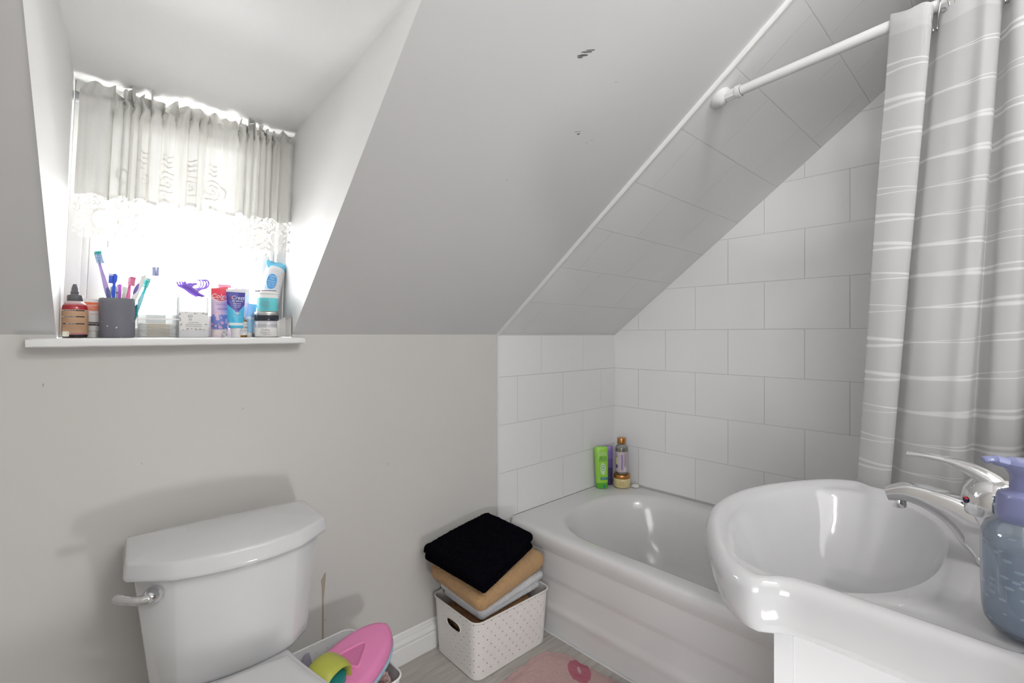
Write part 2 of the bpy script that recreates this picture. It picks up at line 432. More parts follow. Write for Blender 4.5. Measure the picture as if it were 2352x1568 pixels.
loft(bm, [[V(x, y, z) for y, z in prof] for x in (LX, TX - .006)]); struct('baseboard_back', bm, M['trim'], False)

# ------------------------------------------------------------------ bathtub
tubo = thing('bathtub', 'white enamel bathtub filling the tiled alcove under the slope', 'bathtub', (0, 0, 0))
bm = bmesh.new(); RZ = .385; ox, oy, ohx, ohy = -.404, -.765, .398, .753
cx, cy = -.402, -.775
N_ = 128
def ray_ring(fn): return fn
rings = [rr(ox, oy, ohx - .014, ohy - .001, .03, .30, N_), rr(ox, oy, ohx - .004, ohy - .001, .032, .335, N_), rr(ox, oy, ohx, ohy, .035, .35, N_), rr(ox, oy, ohx, ohy, .035, RZ - .016, N_),
         rr(ox, oy, ohx - .005, ohy - .001, .033, RZ - .005, N_), rr(ox, oy, ohx - .014, ohy - .002, .03, RZ, N_), rr(ox, oy, ohx - .04, ohy - .03, .05, RZ - .001, N_),
         rr(cx, cy, .333, .655, .27, RZ - .002, N_), rr(cx, cy, .322, .642, .265, RZ - .006, N_), rr(cx, cy, .312, .630, .26, RZ - .018, N_),
         rr(cx, cy, .300, .610, .25, RZ - .06, N_), rr(cx, cy - .01, .282, .565, .22, RZ - .18, N_), rr(cx, cy - .02, .262, .52, .17, .11, N_), rr(cx, cy - .02, .235, .48, .15, .075, N_),
         rr(cx, cy - .02, .18, .42, .12, .06, N_), rr(cx, cy - .02, .05, .2, .04, .058, N_)]
loft(bm, rings, False, True)
obj('basin', bm, M['tub'], tubo, angle=60)
bm = bmesh.new()
prof = [(-.797, .34), (-.793, .325), (-.7915, .30), (-.7905, .226), (-.789, .216), (-.785, .204), (-.784, .195), (-.7845, .130), (-.786, .118), (-.790, .106), (-.791, .098), (-.7905, .088), (-.788, .078), (-.7875, .066), (-.789, .0), (-.75, .0), (-.75, .34)]
loft(bm, [[V(x, y, z) for x, z in prof] for y in (-.012, -1.518)])
obj('apron', bm, M['tub'], tubo, angle=60)
bm = bmesh.new(); box(bm, -.797, -.789, -1.518, -.010, .0, .006, .002); obj('caulk_bead', bm, M['caulk'], tubo)

# ------------------------------------------------------------------ toilet
LBL_T = 'white porcelain toilet with chrome lever against the beige wall below the window'
wc = thing('toilet', LBL_T, 'toilet', (-1.867, -.052, 0), (0, 0, R(-3.6)))
def octo(hw, yb, ys, yf, hf, bow, z, n=10, smooth=1):
    """tank plan: straight back, straight sides, chamfered corners, bowed front"""
    P = [V(-hw, yb, z), V(-hw * 1.012, ys, z), V(-hf, yf, z)]
    P += [V(-hf + 2 * hf * k / n, yf - bow * (1 - (2 * k / n - 1) ** 2), z) for k in range(1, n)]
    P += [V(hf, yf, z), V(hw * 1.012, ys, z), V(hw, yb, z)]
    P += [V(hw - 2 * hw * k / 6, yb, z) for k in range(1, 6)]
    return chaikin(P, smooth, .05) if smooth else P
bm = bmesh.new()
loft(bm, [octo(.120, -.03, -.115, -.17, .085, .012, .379), octo(.146, -.025, -.15, -.190, .110, .016, .381), octo(.158, -.02, -.158, -.199, .116, .018, .386), octo(.163, -.018, -.162, -.204, .118, .019, .396), octo(.166, -.016, -.163, -.206, .119, .019, .42), octo(.177, -.012, -.168, -.213, .122, .02, .52),
          octo(.190, -.01, -.172, -.22, .124, .02, .64), octo(.188, -.01, -.17, -.218, .122, .02, .652)])
obj('tank', bm, M['porcelain'], wc, angle=50)
bm = bmesh.new()
def crown(ring, k):
    for p in ring: p.z += k * (1 - (p.x / .21) ** 2)
    return ring
loft(bm, [octo(.198, -.004, -.176, -.230, .127, .022, .646), octo(.2065, .0, -.1825, -.2385, .130, .024, .6465), octo(.208, .0, -.184, -.240, .1305, .024, .650), octo(.2075, .0, -.1835, -.2395, .130, .024, .655), octo(.2035, -.002, -.1815, -.2355, .1285, .023, .6765), octo(.2025, -.003, -.1805, -.2345, .128, .023, .6795),
          crown(octo(.2005, -.004, -.179, -.2325, .127, .023, .6810), .002), crown(octo(.197, -.006, -.176, -.229, .125, .0225, .6818), .003), crown(octo(.17, -.02, -.15, -.20, .108, .019, .6835), .007),
          crown(octo(.09, -.06, -.10, -.13, .05, .01, .686), .010)])
obj('tank_lid', bm, M['porcelain'], wc, angle=50)
lev = bmesh.new()
lathe(lev, [(.0, 0), (.018, 0), (.018, .006), (.014, .012), (.0125, .018), (.009, .022), (0, .023)], 24)
tube(lev, spline([(0, .0, .016), (.018, .001, .021), (.037, -.001, .021), (.054, -.004, .020), (.066, -.006, .018)], 5), [(.010, .009)] * 4 + [(.010, .0075)] * 4 + [(.009, .006)] * 5 + [(.010, .005)] * 5 + [(.0095, .0045)] * 2 + [(.006, .003)], 12)
lo = obj('flush_lever', lev, M['chrome'], wc)
lo.matrix_local = Matrix.Translation((-.160, -.200, .612)) @ Matrix.Rotation(R(-30), 4, 'Z') @ Matrix(((-1, 0, 0, 0), (0, 0, -1, 0), (0, -1, 0, 0), (0, 0, 0, 1)))
# bowl
def egg(hw, yb, yf, z, n=64, back=.7):
    out = []; cyy = yb + (yf - yb) * .42
    for i in range(n):
        a = 2 * PI * i / n; s, c = math.sin(a), math.cos(a)
        if s < 0: out.append(V(hw * c, cyy + (cyy - yf) * s, z))
        else: out.append(V(hw * math.copysign(abs(c) ** back, c), cyy + (yb - cyy) * abs(s) ** .8, z))
    return out
bm = bmesh.new()
def bowlr(k, z, dy=0.0):
    P = [V(-.098 * k, -.03, z), V(-.104 * k, -.14, z), V(-.118 * k, -.25, z), V(-.150 * k, -.38, z), V(-.172 * k, -.46, z), V(-.178 * k, -.53, z), V(-.165 * k, -.60 + dy, z), V(-.125 * k, -.655 + dy, z), V(-.065 * k, -.685 + dy, z), V(0, -.693 + dy, z)]
    return chaikin(P + [V(-p.x, p.y, p.z) for p in reversed(P[:-1])], 2, .2)
loft(bm, [bowlr(.62, 0, .16), bowlr(.61, .03, .16), bowlr(.56, .08, .17), bowlr(.60, .18, .14), bowlr(.76, .27, .07), bowlr(.93, .34, .02), bowlr(.99, .370), bowlr(1.0, .377), bowlr(.97, .3815, .006), bowlr(.9, .3825, .03)])
obj('bowl', bm, M['porcelain'], wc, angle=60)
def lidshape(z, k=0.0):
    P = [V(-.086 + k, -.268 - k, z), V(-.090 + k, -.28 - k, z), V(-.108 + k, -.36, z), V(-.128 + k, -.43, z), V(-.157 + k, -.52, z), V(-.160 + k, -.60, z), V(-.126 + k * .8, -.665 + k * .7, z), V(-.07 + k * .4, -.695 + k, z), V(0, -.703 + k, z)]
    Q = P + [V(-p.x, p.y, p.z) for p in reversed(P[:-1])]
    return chaikin(Q, 2, .2)
bm = bmesh.new(); loft(bm, [lidshape(.3845, .004), lidshape(.387), lidshape(.398), lidshape(.401, .004)]); obj('seat', bm, M['seat'], wc, angle=50)
bm = bmesh.new(); loft(bm, [lidshape(.4025, .004), lidshape(.405), lidshape(.413), lidshape(.417, .004), lidshape(.420, .02)]); obj('seat_lid', bm, M['seat'], wc, angle=50)
# ------------------------------------------------------------------ perforated boxes (bin and basket)
def perforated(name, col, du, dv, hole, slot=None, weave=True):
    """moulded plastic with a grid of small through holes; uv in metres; slot = (u, v, half u, half v) hand hole"""
    t = NT(name); u, v, _ = t.xyz(t.coord('UV'))
    row = t.ma('FLOOR', t.ma('DIVIDE', v, dv))
    uu = t.ma('ADD', t.ma('DIVIDE', u, du), t.ma('MULTIPLY', t.ma('MODULO', row, 2.0), .5))
    fu = t.ma('MULTIPLY', t.ma('SUBTRACT', t.ma('FRACT', uu), .5), du); fv = t.ma('MULTIPLY', t.ma('SUBTRACT', t.ma('FRACT', t.ma('DIVIDE', v, dv)), .5), dv)
    d = t.ma('SQRT', t.ma('ADD', t.ma('MULTIPLY', fu, fu), t.ma('MULTIPLY', fv, fv)))
    hole_f = t.ma('LESS_THAN', d, hole)
    hole_f = t.ma('MULTIPLY', hole_f, t.ma('MULTIPLY', t.step(v, .012), t.ma('LESS_THAN', v, 10.0)))
    if slot:
        a = t.ma('DIVIDE', t.ma('SUBTRACT', u, slot[0]), slot[2]); b = t.ma('DIVIDE', t.ma('SUBTRACT', v, slot[1]), slot[3])
        e = t.ma('ADD', t.ma('POWER', t.ma('ABSOLUTE', a), 2.6), t.ma('POWER', t.ma('ABSOLUTE', b), 2.6))
        rimz = t.ma('LESS_THAN', e, 1.9); hole_f = t.ma('MULTIPLY', hole_f, t.ma('SUBTRACT', 1.0, rimz)); hole_f = t.ma('MAXIMUM', hole_f, t.ma('LESS_THAN', e, 1.0))
    p = t.n('BsdfPrincipled', {'Base Color': col, 'Roughness': .38})
    if weave:
        w = t.ma('ABSOLUTE', t.ma('SUBTRACT', t.ma('FRACT', t.ma('ADD', uu, .5)), .5)); w2 = t.ma('ABSOLUTE', t.ma('SUBTRACT', t.ma('FRACT', t.ma('DIVIDE', v, dv)), .5))
        chk = t.ma('MODULO', t.ma('ADD', t.ma('FLOOR', t.ma('MULTIPLY', uu, 1.0)), row), 2.0)
        hgt = t.ma('ADD', t.ma('MULTIPLY', t.ma('SINE', t.ma('MULTIPLY', uu, 2 * PI)), .25), t.ma('MULTIPLY', t.ma('LESS_THAN', w2, .06), -.5))
        t.set(p.inputs['Normal'], t.bump(t.ma('ADD', hgt, t.ma('MULTIPLY', chk, .12)), .5, .0035))
    tr = t.n('BsdfTransparent'); mx = t.n('MixShader', {0: hole_f, 1: p.outputs[0], 2: tr.outputs[0]})
    return t.surf(mx.outputs[0])
def tapered_box(hx0, hy0, hx1, hy1, h, r, th=.0022, N=96):
    """open-topped box: outer and inner skin, uv in metres round the perimeter and up"""
    bm = bmesh.new(); uvl = bm.loops.layers.uv.verify()
    zs = [0.0, .004, .02, h * .5, h - .012, h]
    def ring(k, z, ins=0.0):
        hx, hy = hx0 + (hx1 - hx0) * k - ins, hy0 + (hy1 - hy0) * k - ins
        return rr(0, 0, hx, hy, max(r - ins, .003), z, N)
    for ins, flip in ((0.0, 1), (th, -1)):
        vr = []
        for z in zs:
            e = .004 if z == 0 else 0
            vr.append([bm.verts.new(p) for p in ring(z / h, max(z, .002 if ins else 0), ins + e)])
        per = [0.0]; base = ring(.5, 0)
        for i in range(N): per.append(per[-1] + (base[(i + 1) % N] - base[i]).length)
        for j in range(len(zs) - 1):
            for i in range(N):
                f = bm.faces.new((vr[j][i], vr[j][(i + 1) % N], vr[j + 1][(i + 1) % N], vr[j + 1][i])); f.material_index = 1 if ins else 0
                for l, (uu, vv) in zip(f.loops, ((per[i], zs[j]), (per[i + 1], zs[j]), (per[i + 1], zs[j + 1]), (per[i], zs[j + 1]))): l[uvl].uv = (uu, vv)
        fb = bm.faces.new(vr[0])
        for l in fb.loops: l[uvl].uv = (0, 0)
    return bm, base, per
def rim_of(hx, hy, r, z, rad, flat=1.0, N=96):
    bm = bmesh.new(); tube(bm, rr(0, 0, hx, hy, r, z, N), rad, 10, closed=True); return bm

# storage basket of towels, beside the tub
BK = V(-1.004, -.150, 0.0); BH = .203
bas = thing('storage_basket', 'cream woven-look plastic basket holding folded towels beside the bathtub', 'basket', BK, (0, 0, R(-1.5)))
bm, base, per = tapered_box(.169, .121, .178, .132, BH, .03)
iu = min(range(len(base)), key=lambda i: (base[i] - V(-.174, -.002, 0)).length); slot_u = per[iu]
M['basket'] = perforated('cream_perforated_plastic', (.80, .775, .75), .034, .0205, .0017, (slot_u, .148, .040, .014))
M['basket_in'] = perforated('cream_perforated_plastic_inside', (.80, .775, .75), .034, .0205, .0048, (slot_u, .148, .043, .017))
obj('body', bm, [M['basket'], M['basket_in']], bas, angle=35)
M['basket_rim'] = mat('cream_plastic_rim', (.76, .74, .71), .35)
obj('rim', rim_of(.1795, .1335, .031, BH, .0032), M['basket_rim'], bas)
bm = bmesh.new(); sl_ = []
for i in range(40):
    a = 2 * PI * i / 40; c, s = math.cos(a), math.sin(a)
    sl_.append(V(-.1765 - .0002, -.002 + .042 * math.copysign(abs(c) ** .77, c), .148 + .0158 * math.copysign(abs(s) ** .77, s)))
tube(bm, sl_, .0022, 8, closed=True); obj('handle', bm, M['basket_rim'], bas)

def terry(name, col, col2, dens=260.0, rough=.95, sheen=.15):
    t = NT(name); n1 = t.noise(dens, 2.0); n2 = t.noise(35.0, 3.0)
    c = t.mix(t.ma('MULTIPLY_ADD', n1, .6, t.ma('MULTIPLY', n2, .4)), col, col2)
    t.bsdf(Base_Color=c, Roughness=rough, Sheen_Weight=sheen, Specular_IOR_Level=.1 if sheen else .02, Normal=t.bump(n1, 1.0, .008)); return t.m
M['towel_black'] = terry('black_terry', (.0008, .0008, .0015), (.006, .006, .010), sheen=0.0)
M['towel_tan'] = terry('tan_terry', (.40, .225, .095), (.66, .42, .215))
M['towel_white'] = terry('white_terry', (.62, .63, .66), (.80, .80, .82))
M['towel_rust'] = terry('rust_terry', (.33, .15, .06), (.5, .26, .12))
M['towel_grey'] = terry('grey_terry', (.40, .38, .37), (.52, .5, .49))
def towel_layer(bm, corners, th, dome=.10, amp=.0022, seed=0, pitch=.0042):
    """one folded slab with fully rounded edges, laid on four corner points a,b,c,d of its mid-plane"""
    a, b, c, d = [Vector(p) for p in corners]
    nrm = (b - a).cross(d - a).normalized()
    if nrm.z < 0: nrm = -nrm
    W, H, T = (b - a).length * .5, (d - a).length * .5, th * .5; r = T * .98
    def place(x, y, z):
        ix, iy, iz = [max(-(q - r), min(q - r, v)) for q, v in ((W, x), (H, y), (T + .0002, z))]
        n = V(x - ix, y - iy, z - iz); n = n.normalized() if n.length > 1e-9 else V(0, 0, 1)
        p = V(ix, iy, iz) + n * r
        s, t = (p.x / W + 1) / 2, (p.y / H + 1) / 2
        w = a.lerp(b, s).lerp(d.lerp(c, s), t)
        bulge = dome * th * max(0, 1 - (p.x / W) ** 2) * max(0, 1 - (p.y / H) ** 2) * (1 if p.z > 0 else 0)
        q = w + nrm * (p.z + bulge)
        n3 = (b - a).normalized() * n.x + (d - a).normalized() * n.y + nrm * n.z
        q = q + n3 * (noise.noise(q * 16 + V(seed, 0, 0)) * .003 * (1 if p.z > -T * .5 else .2) + (noise.noise(q * 190 + V(seed, 3, 0)) + noise.noise(q * 430 + V(seed, 9, 0)) * .8) * amp * (1 if n.z > -.5 else .2))
        return q
    nw, nh, nt_ = max(8, int(2 * W / pitch)), max(8, int(2 * H / pitch)), max(6, int(2 * T / pitch))
    def face(fn, n1, n2):
        g = [[bm.verts.new(place(*fn(-1 + 2 * i / n1, -1 + 2 * j / n2))) for i in range(n1 + 1)] for j in range(n2 + 1)]
        for j in range(n2):
            for i in range(n1): bm.faces.new((g[j][i], g[j][i + 1], g[j + 1][i + 1], g[j + 1][i]))
    for s_ in (-1, 1):
        face(lambda u, v: (u * W, v * H, s_ * T), nw, nh); face(lambda u, v: (u * W, s_ * H, v * T), nw, nt_); face(lambda u, v: (s_ * W, u * H, v * T), nh, nt_)
def towel(name, layers, m, label, grp):
    bm = bmesh.new()
    for k, L in enumerate(layers): towel_layer(bm, L[0], L[1], *L[2:])
    bmesh.ops.remove_doubles(bm, verts=bm.verts, dist=2e-4)
    o = obj(name, bm, m, None, angle=180); tag(o, label, 'towel', grp)
    return o
GT = 'towels piled in the basket'
# corners run: wall-left, wall-right, front-right, front-left
towel('folded_towel', [([(-1.155, -.04, .05), (-.865, -.04, .05), (-.865, -.245, .05), (-1.155, -.245, .05)], .08), ([(-1.155, -.04, .135), (-.865, -.04, .135), (-.865, -.245, .135), (-1.155, -.245, .135)], .075)], M['towel_rust'], 'rust and brown towel lowest in the cream basket, mostly hidden', GT)
towel('folded_towel', [([(-1.152, -.045, .214), (-.862, -.05, .220), (-.850, -.254, .214), (-1.145, -.258, .202)], .032, .02, .0012, 3), ([(-1.170, -.045, .248), (-.862, -.05, .254), (-.834, -.262, .247), (-1.165, -.280, .232)], .032, .02, .0012, 5)], M['towel_white'], 'white towel folded between the basket rim and the tan towel', GT)
towel('folded_towel', [([(-1.212, -.035, .309), (-.882, -.035, .338), (-.826, -.268, .303), (-1.205, -.325, .285)], .070, .04, .0020, 8)], M['towel_tan'], 'tan terry towel folded thick beneath the black towel', GT)
towel('folded_towel', [([(-1.236, -.045, .370), (-.925, -.035, .400), (-.872, -.238, .361), (-1.200, -.338, .343)], .026, .0, .0024, 11), ([(-1.245, -.045, .399), (-.925, -.032, .436), (-.868, -.238, .393), (-1.215, -.345, .373)], .040, .10, .0024, 12)], M['towel_black'], 'black plush towel folded on top of the towel pile', GT)

# white perforated bin with bath toys, between toilet and basket
BN = V(-1.602, -.190, 0); NH = .222
bn = thing('perforated_bin', 'white perforated plastic bin with bath toys on the floor beside the toilet', 'bin', BN, (0, 0, R(2)))
bm, base, per = tapered_box(.094, .142, .104, .155, NH, .03)
M['bin'] = perforated('white_perforated_plastic', (.78, .775, .77), .034, .026, .0026, None, False)
obj('body', bm, [M['bin'], M['bin']], bn, angle=35)
obj('rim', rim_of(.1055, .1565, .031, NH, .0030), M['white'], bn)

# toy iron lying across the bin
M['pink'] = mat('pink_toy_plastic', (.76, .24, .47), .28)
M['pink_deep'] = mat('deeper_pink_recess', (.60, .17, .35), .35)
M['lime'] = mat('lime_toy_plastic', (.42, .44, .07), .35)
M['teal'] = mat('teal_toy_plastic', (.02, .22, .21), .4)
M['sole'] = mat('pale_blue_sole', (.33, .52, .62), .35)
iron = thing('toy_iron', 'pink toy iron with lime handle lying across the white bin', 'toy iron', (0, 0, 0))
def boat(L, w, z, tip=0.0, n=28):
    P = []
    for i in range(n + 1):
        t = i / n; x = -.125 + (L * .55 + .125) * t
        P.append((x, w * (1 - max(0, (t - .10) / .90) ** 3.6) ** .62 * (.93 + .07 * min(t / .15, 1))))
    out = [V(x, y, z) for x, y in P] + [V(x, -y, z) for x, y in reversed(P[:-1])]
    return out
bm = bmesh.new(); loft(bm, [boat(.32, .080, .0), boat(.326, .084, .003), boat(.326, .084, .010), boat(.32, .081, .012)]); obj('soleplate', bm, M['sole'], iron, angle=50)
bm = bmesh.new(); loft(bm, [boat(.315, .079, .012), boat(.318, .081, .02), boat(.304, .073, .040), boat(.294, .067, .046), boat(.272, .057, .048)]); obj('body', bm, M['pink'], iron, angle=50)
bm = bmesh.new()
tri = [V(.085, .004, .0485), V(.0, .036, .0485), V(-.012, .030, .0485), V(-.006, -.028, .0485), V(.004, -.032, .0485)]
tube(bm, chaikin(tri, 3, .2), .0045, 8, closed=True); obj('window_rim', bm, M['pink'], iron)
bm = bmesh.new(); tri2 = chaikin([p * .92 + V(.003, 0, .0045) for p in tri], 2, .2); prism(bm, [(p.x, p.y) for p in tri2], .0012, 'xy', .0482); obj('window_panel', bm, M['pink_deep'], iron)
bm = bmesh.new(); tube(bm, spline([(-.112, 0, .045), (-.124, 0, .086), (-.106, 0, .110), (-.064, 0, .106), (-.034, 0, .080), (-.026, 0, .046)], 6), [(.034, .009)] * 31, 14); obj('handle', bm, M['lime'], iron)
bm = bmesh.new(); loft(bm, [sup(-.072, 0, .040, .036, 3, .047), sup(-.072, 0, .038, .034, 3, .066), sup(-.072, 0, .022, .02, 3, .07)]); obj('grip_core', bm, M['teal'], iron)
iron.matrix_world = Matrix.Translation((-1.628, -.272, .250)) @ Matrix.Rotation(R(24), 4, 'Z') @ Matrix.Rotation(R(-5), 4, 'Y') @ Matrix.Rotation(R(14), 4, 'X')
iron.location, iron.rotation_euler = iron.matrix_world.to_translation(), iron.matrix_world.to_euler()

tl_ = NT('pink_mesh_net'); a_ = tl_.n('BsdfDiffuse', {0: (.88, .68, .66)}); b_ = tl_.n('BsdfTranslucent', {0: (.90, .70, .68)}); tl_.surf(tl_.n('MixShader', {0: .4, 1: a_.outputs[0], 2: b_.outputs[0]}).outputs[0]); M['loofah'] = tl_.m
bm = bmesh.new(); rnd = random.Random(9)
for k in range(170):
    d = V(rnd.gauss(0, 1), rnd.gauss(0, 1), rnd.gauss(0, 1)).normalized(); s, u = frame_at(d); L = rnd.uniform(.034, .048); w = rnd.uniform(.010, .020); ph = rnd.random() * 6
    rows = []
    for j in range(5):
        t = j / 4; row = []
        for i in range(13):
            q = i / 12 * 2 - 1
            row.append(d * (L * t + .0022 * math.sin(q * 13 + ph) * t) + s * q * w * (.2 + t) + u * (math.sin(q * 6 + ph) * .006 * t + math.cos(q * 15 + ph) * .0018 * t))
        rows.append(row)
    loft(bm, rows, False, False, closed=False)
lf = obj('mesh_sponge', bm, M['loofah'], None, loc=(-1.556, -.284, .190), angle=180); tag(lf, 'ruffled pink mesh bath sponge in the bin under the pink toy', 'bath sponge')
bm = bmesh.new(); loft(bm, [sup(0, 0, .02, .014, 3, 0), sup(0, 0, .018, .012, 3, .05), sup(.004, 0, .006, .004, 2, .085)])
o = obj('bath_toy', bm, mat('lavender_grey_toy', (.40, .38, .46), .4), None, loc=(-1.655, -.060, .135)); tag(o, 'small lavender grey pointed toy at the back of the white bin', 'bath toy')
bm = bmesh.new(); loft(bm, [sup(0, 0, .04, .045, 3, 0), sup(0, 0, .044, .05, 3, .06), sup(0, 0, .04, .045, 3, .125)])
o = obj('bath_toy', bm, mat('dark_grey_toy', (.08, .08, .09), .6), None, loc=(-1.642, -.11, .0035)); tag(o, 'dark grey block low inside the white bin', 'bath toy')
bm = bmesh.new(); lathe(bm, [(0.0, 0)] + [(.024 * math.sin(PI * k / 10), .024 - .024 * math.cos(PI * k / 10)) for k in range(1, 10)] + [(0, .048)], 20, cap0=False, cap1=False)
o = obj('toy_ball', bm, mat('red_toy_plastic', (.42, .06, .06), .4), None, loc=(-1.662, -.098, .130)); tag(o, 'small red ball in the white bin below the grey toy', 'ball')

# ------------------------------------------------------------------ bath mat
def mat_pink():
    t = NT('pink_shag_with_lip_print'); x, y, z = t.xyz(t.coord('Object'))
    n1 = t.noise(260.0, 3.0); n2 = t.noise(30.0, 3.0)
    base = t.mix(n1, (.50, .30, .29), (.74, .52, .50))
    ca, sa = math.cos(R(-40)), math.sin(R(-40))
    px = t.ma('SUBTRACT', x, .160); py = t.ma('SUBTRACT', y, .135)
    X = t.ma('ADD', t.ma('MULTIPLY', px, ca), t.ma('MULTIPLY', py, sa)); Y = t.ma('SUBTRACT', t.ma('MULTIPLY', py, ca), t.ma('MULTIPLY', px, sa))
    def ell(a, b, p): return t.ma('ADD', t.ma('POWER', t.ma('ABSOLUTE', t.ma('DIVIDE', X, a)), p), t.ma('POWER', t.ma('ABSOLUTE', t.ma('DIVIDE', Y, b)), p))
    outer = t.ma('LESS_THAN', t.ma('ADD', ell(.038, .062, 1.9), t.ma('MULTIPLY', t.ma('SUBTRACT', n2, .5), .25)), 1.0)
    inner = t.ma('LESS_THAN', ell(.006, .018, 1.6), 1.0)
    f = t.ma('SUBTRACT', outer, inner)
    c = t.mix(f, base, t.mix(n1, (.38, .07, .12), (.60, .17, .23)))
    t.bsdf(Base_Color=c, Roughness=.95, Sheen_Weight=.3, Specular_IOR_Level=.1, Normal=t.bump(n1, 1.0, .006)); return t.m
bm = bmesh.new(); MXc, MYc, mhx, mhy = -1.04, -.62, .205, .30
nr = 46; NA = 220; rings = []
for k in range(nr + 1):
    q = k / nr; ring = rr(0, 0, mhx, mhy, .09, 0, NA); out = []
    for i, p in enumerate(ring):
        th = math.atan2(p.y, p.x); sc = 1 + .034 * abs(math.sin(i * PI * 13 / NA * 2)) * q ** 6
        pp = V(p.x * q * sc, p.y * q * sc, 0)
        h = .014 * (1 - q ** 10) ** .5 if q < 1 else 0
        h += (noise.noise(pp * 60) * .0035 + noise.noise(pp * 190) * .0028) * (1 if q < .98 else 0)
        if .90 < q < .945: h -= .004
        out.append(V(pp.x, pp.y, .0006 + max(h, 0)))
    rings.append(out)
loft(bm, rings[1:], True, False)
o = obj('bath_mat', bm, mat_pink(), None, loc=(MXc, MYc, 0), rot=(0, 0, R(4)), angle=180); tag(o, 'pink shaggy bath mat with a dark pink lip print along the tub', 'bath mat')

# ------------------------------------------------------------------ vanity cabinet, sink, tap, soap
van = thing('vanity_cabinet', 'white vanity cabinet standing under the sink', 'cabinet', (-1.15, -1.42, 0))
bm = bmesh.new(); 
for q in ((-.268, -.252, -.162, .135, .0, .734), (.252, .268, -.162, .135, .0, .734), (-.252, .252, -.162, -.146, .0, .734), (-.252, .252, -.146, .135, .07, .086), (-.252, .252, .100, .118, .0, .07), (-.270, -.240, .1352, .160, 0, .734), (.240, .270, .1352, .160, 0, .734)): box(bm, *q)
obj('body', bm, M['cabinet'], van)
bowf = spline([V(-.238, .161, 0), V(-.20, .175, 0), V(-.14, .198, 0), V(-.07, .222, 0), V(0, .230, 0)], 6)
for sx in (-1, 1):
    pts = [V(sx * -p.x, p.y, 0) for p in bowf]; pts[-1].x = sx * .0015
    inner = [V(p.x, p.y - .018, 0) for p in pts]
    bm = bmesh.new(); loft(bm, [[V(p.x, p.y, z) for p in pts + inner[::-1]] for z in (.07, .655)]); d = obj('door', bm, M['cabinet'], van)
    bm = bmesh.new(); lathe(bm, [(.006, 0), (.006, .012), (.014, .02), (.012, .028), (0, .03)], 20); k = obj('knob', bm, M['chrome'], d, loc=(sx * .03, .228, .60), rot=(-PI / 2, 0, 0))

snk = thing('sink', 'white bow-fronted porcelain sink set on the vanity cabinet', 'sink', (-1.15, -1.29, .735))
outline = [(-.308, -.285), (-.306, -.15), (-.306, -.06), (-.308, -.005), (-.318, .018), (-.336, .034), (-.336, .050), (-.322, .078), (-.300, .103), (-.245, .141), (-.162, .186), (-.08, .212), (0, .220), (.08, .212), (.162, .186), (.245, .141), (.300, .103), (.322, .078), (.336, .050), (.336, .034), (.318, .018), (.308, -.005), (.306, -.06), (.306, -.15), (.308, -.285)]
poly = chaikin([V(a, b, 0) for a, b in outline], 2, .22)
NS = 180
def ray_poly(poly, ang, c):
    d = V(math.cos(ang), math.sin(ang), 0); best = None
    for i, a in enumerate(poly):
        b = poly[(i + 1) % len(poly)]; e = b - a; den = d.x * e.y - d.y * e.x
        if abs(den) < 1e-12: continue
        w = a - c; t = (w.x * e.y - w.y * e.x) / den; s = (w.x * d.y - w.y * d.x) / den
        if t > 0 and -1e-9 <= s <= 1 + 1e-9 and (best is None or t > best): best = t
    return best
C0 = V(0, .015, 0); angs = [2 * PI * i / NS for i in range(NS)]
outr = [ray_poly(poly, a, C0) for a in angs]
def out_ring(ins, z, zf=None):
    return [V(C0.x + (r - ins) * math.cos(a), C0.y + (r - ins) * math.sin(a), z if zf is None else zf(r, a)) for a, r in zip(angs, outr)]
def bowl_r(a, hx, yf, yb, e=2.3):
    c, s = math.cos(a), math.sin(a); hy = yf if s > 0 else yb
    return 1 / ((abs(c) / hx) ** e + (abs(s) / hy) ** e) ** (1 / e)
def bowl_ring(hx, yf, yb, z, e=2.3, cy=0.0):
    return [V(C0.x + bowl_r(a, hx, yf, yb, e) * math.cos(a), C0.y + cy + bowl_r(a, hx, yf, yb, e) * math.sin(a), z) for a in angs]
bm = bmesh.new()
rings = [out_ring(.045, .0), out_ring(.030, .002), out_ring(.017, .010), out_ring(.006, .035), out_ring(.001, .055), out_ring(.0, .068), out_ring(.003, .078), out_ring(.010, .085), out_ring(.019, .0875), out_ring(.028, .086), out_ring(.036, .081), out_ring(.043, .0775)]
# blend from the raised rim in to the bowl's lip
lip = bowl_ring(.268, .158, .155, .074); last = rings[-1]
lip = [V(p.x, p.y, .074) if (p - C0).length < (q - C0).length - .004 else V(C0.x + (q.x - C0.x) * .985, C0.y + (q.y - C0.y) * .985, .074) for p, q in zip(lip, last)]
rings.append([p.lerp(q, .5) + V(0, 0, -.0005) for p, q in zip(last, lip)])
rings.append(lip)
rings += [[V(C0.x + (p.x - C0.x) * k, C0.y + (p.y - C0.y) * k, z) for p in lip] for k, z in ((.985, .071), (.955, .060), (.895, .038), (.80, .004), (.68, -.03), (.54, -.055), (.38, -.072), (.2, -.081), (.09, -.084))]
for r_ in rings[-8:]:
    for p in r_: p.z = max(p.z, -.084)
loft(bm, rings, False, False)
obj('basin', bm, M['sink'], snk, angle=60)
bm = bmesh.new(); lathe(bm, [(.027, -.0845), (.027, -.080), (.022, -.0785), (.018, -.081), (0, -.081)], 28, (0, .015, 0)); obj('drain', bm, M['chrome'], snk)

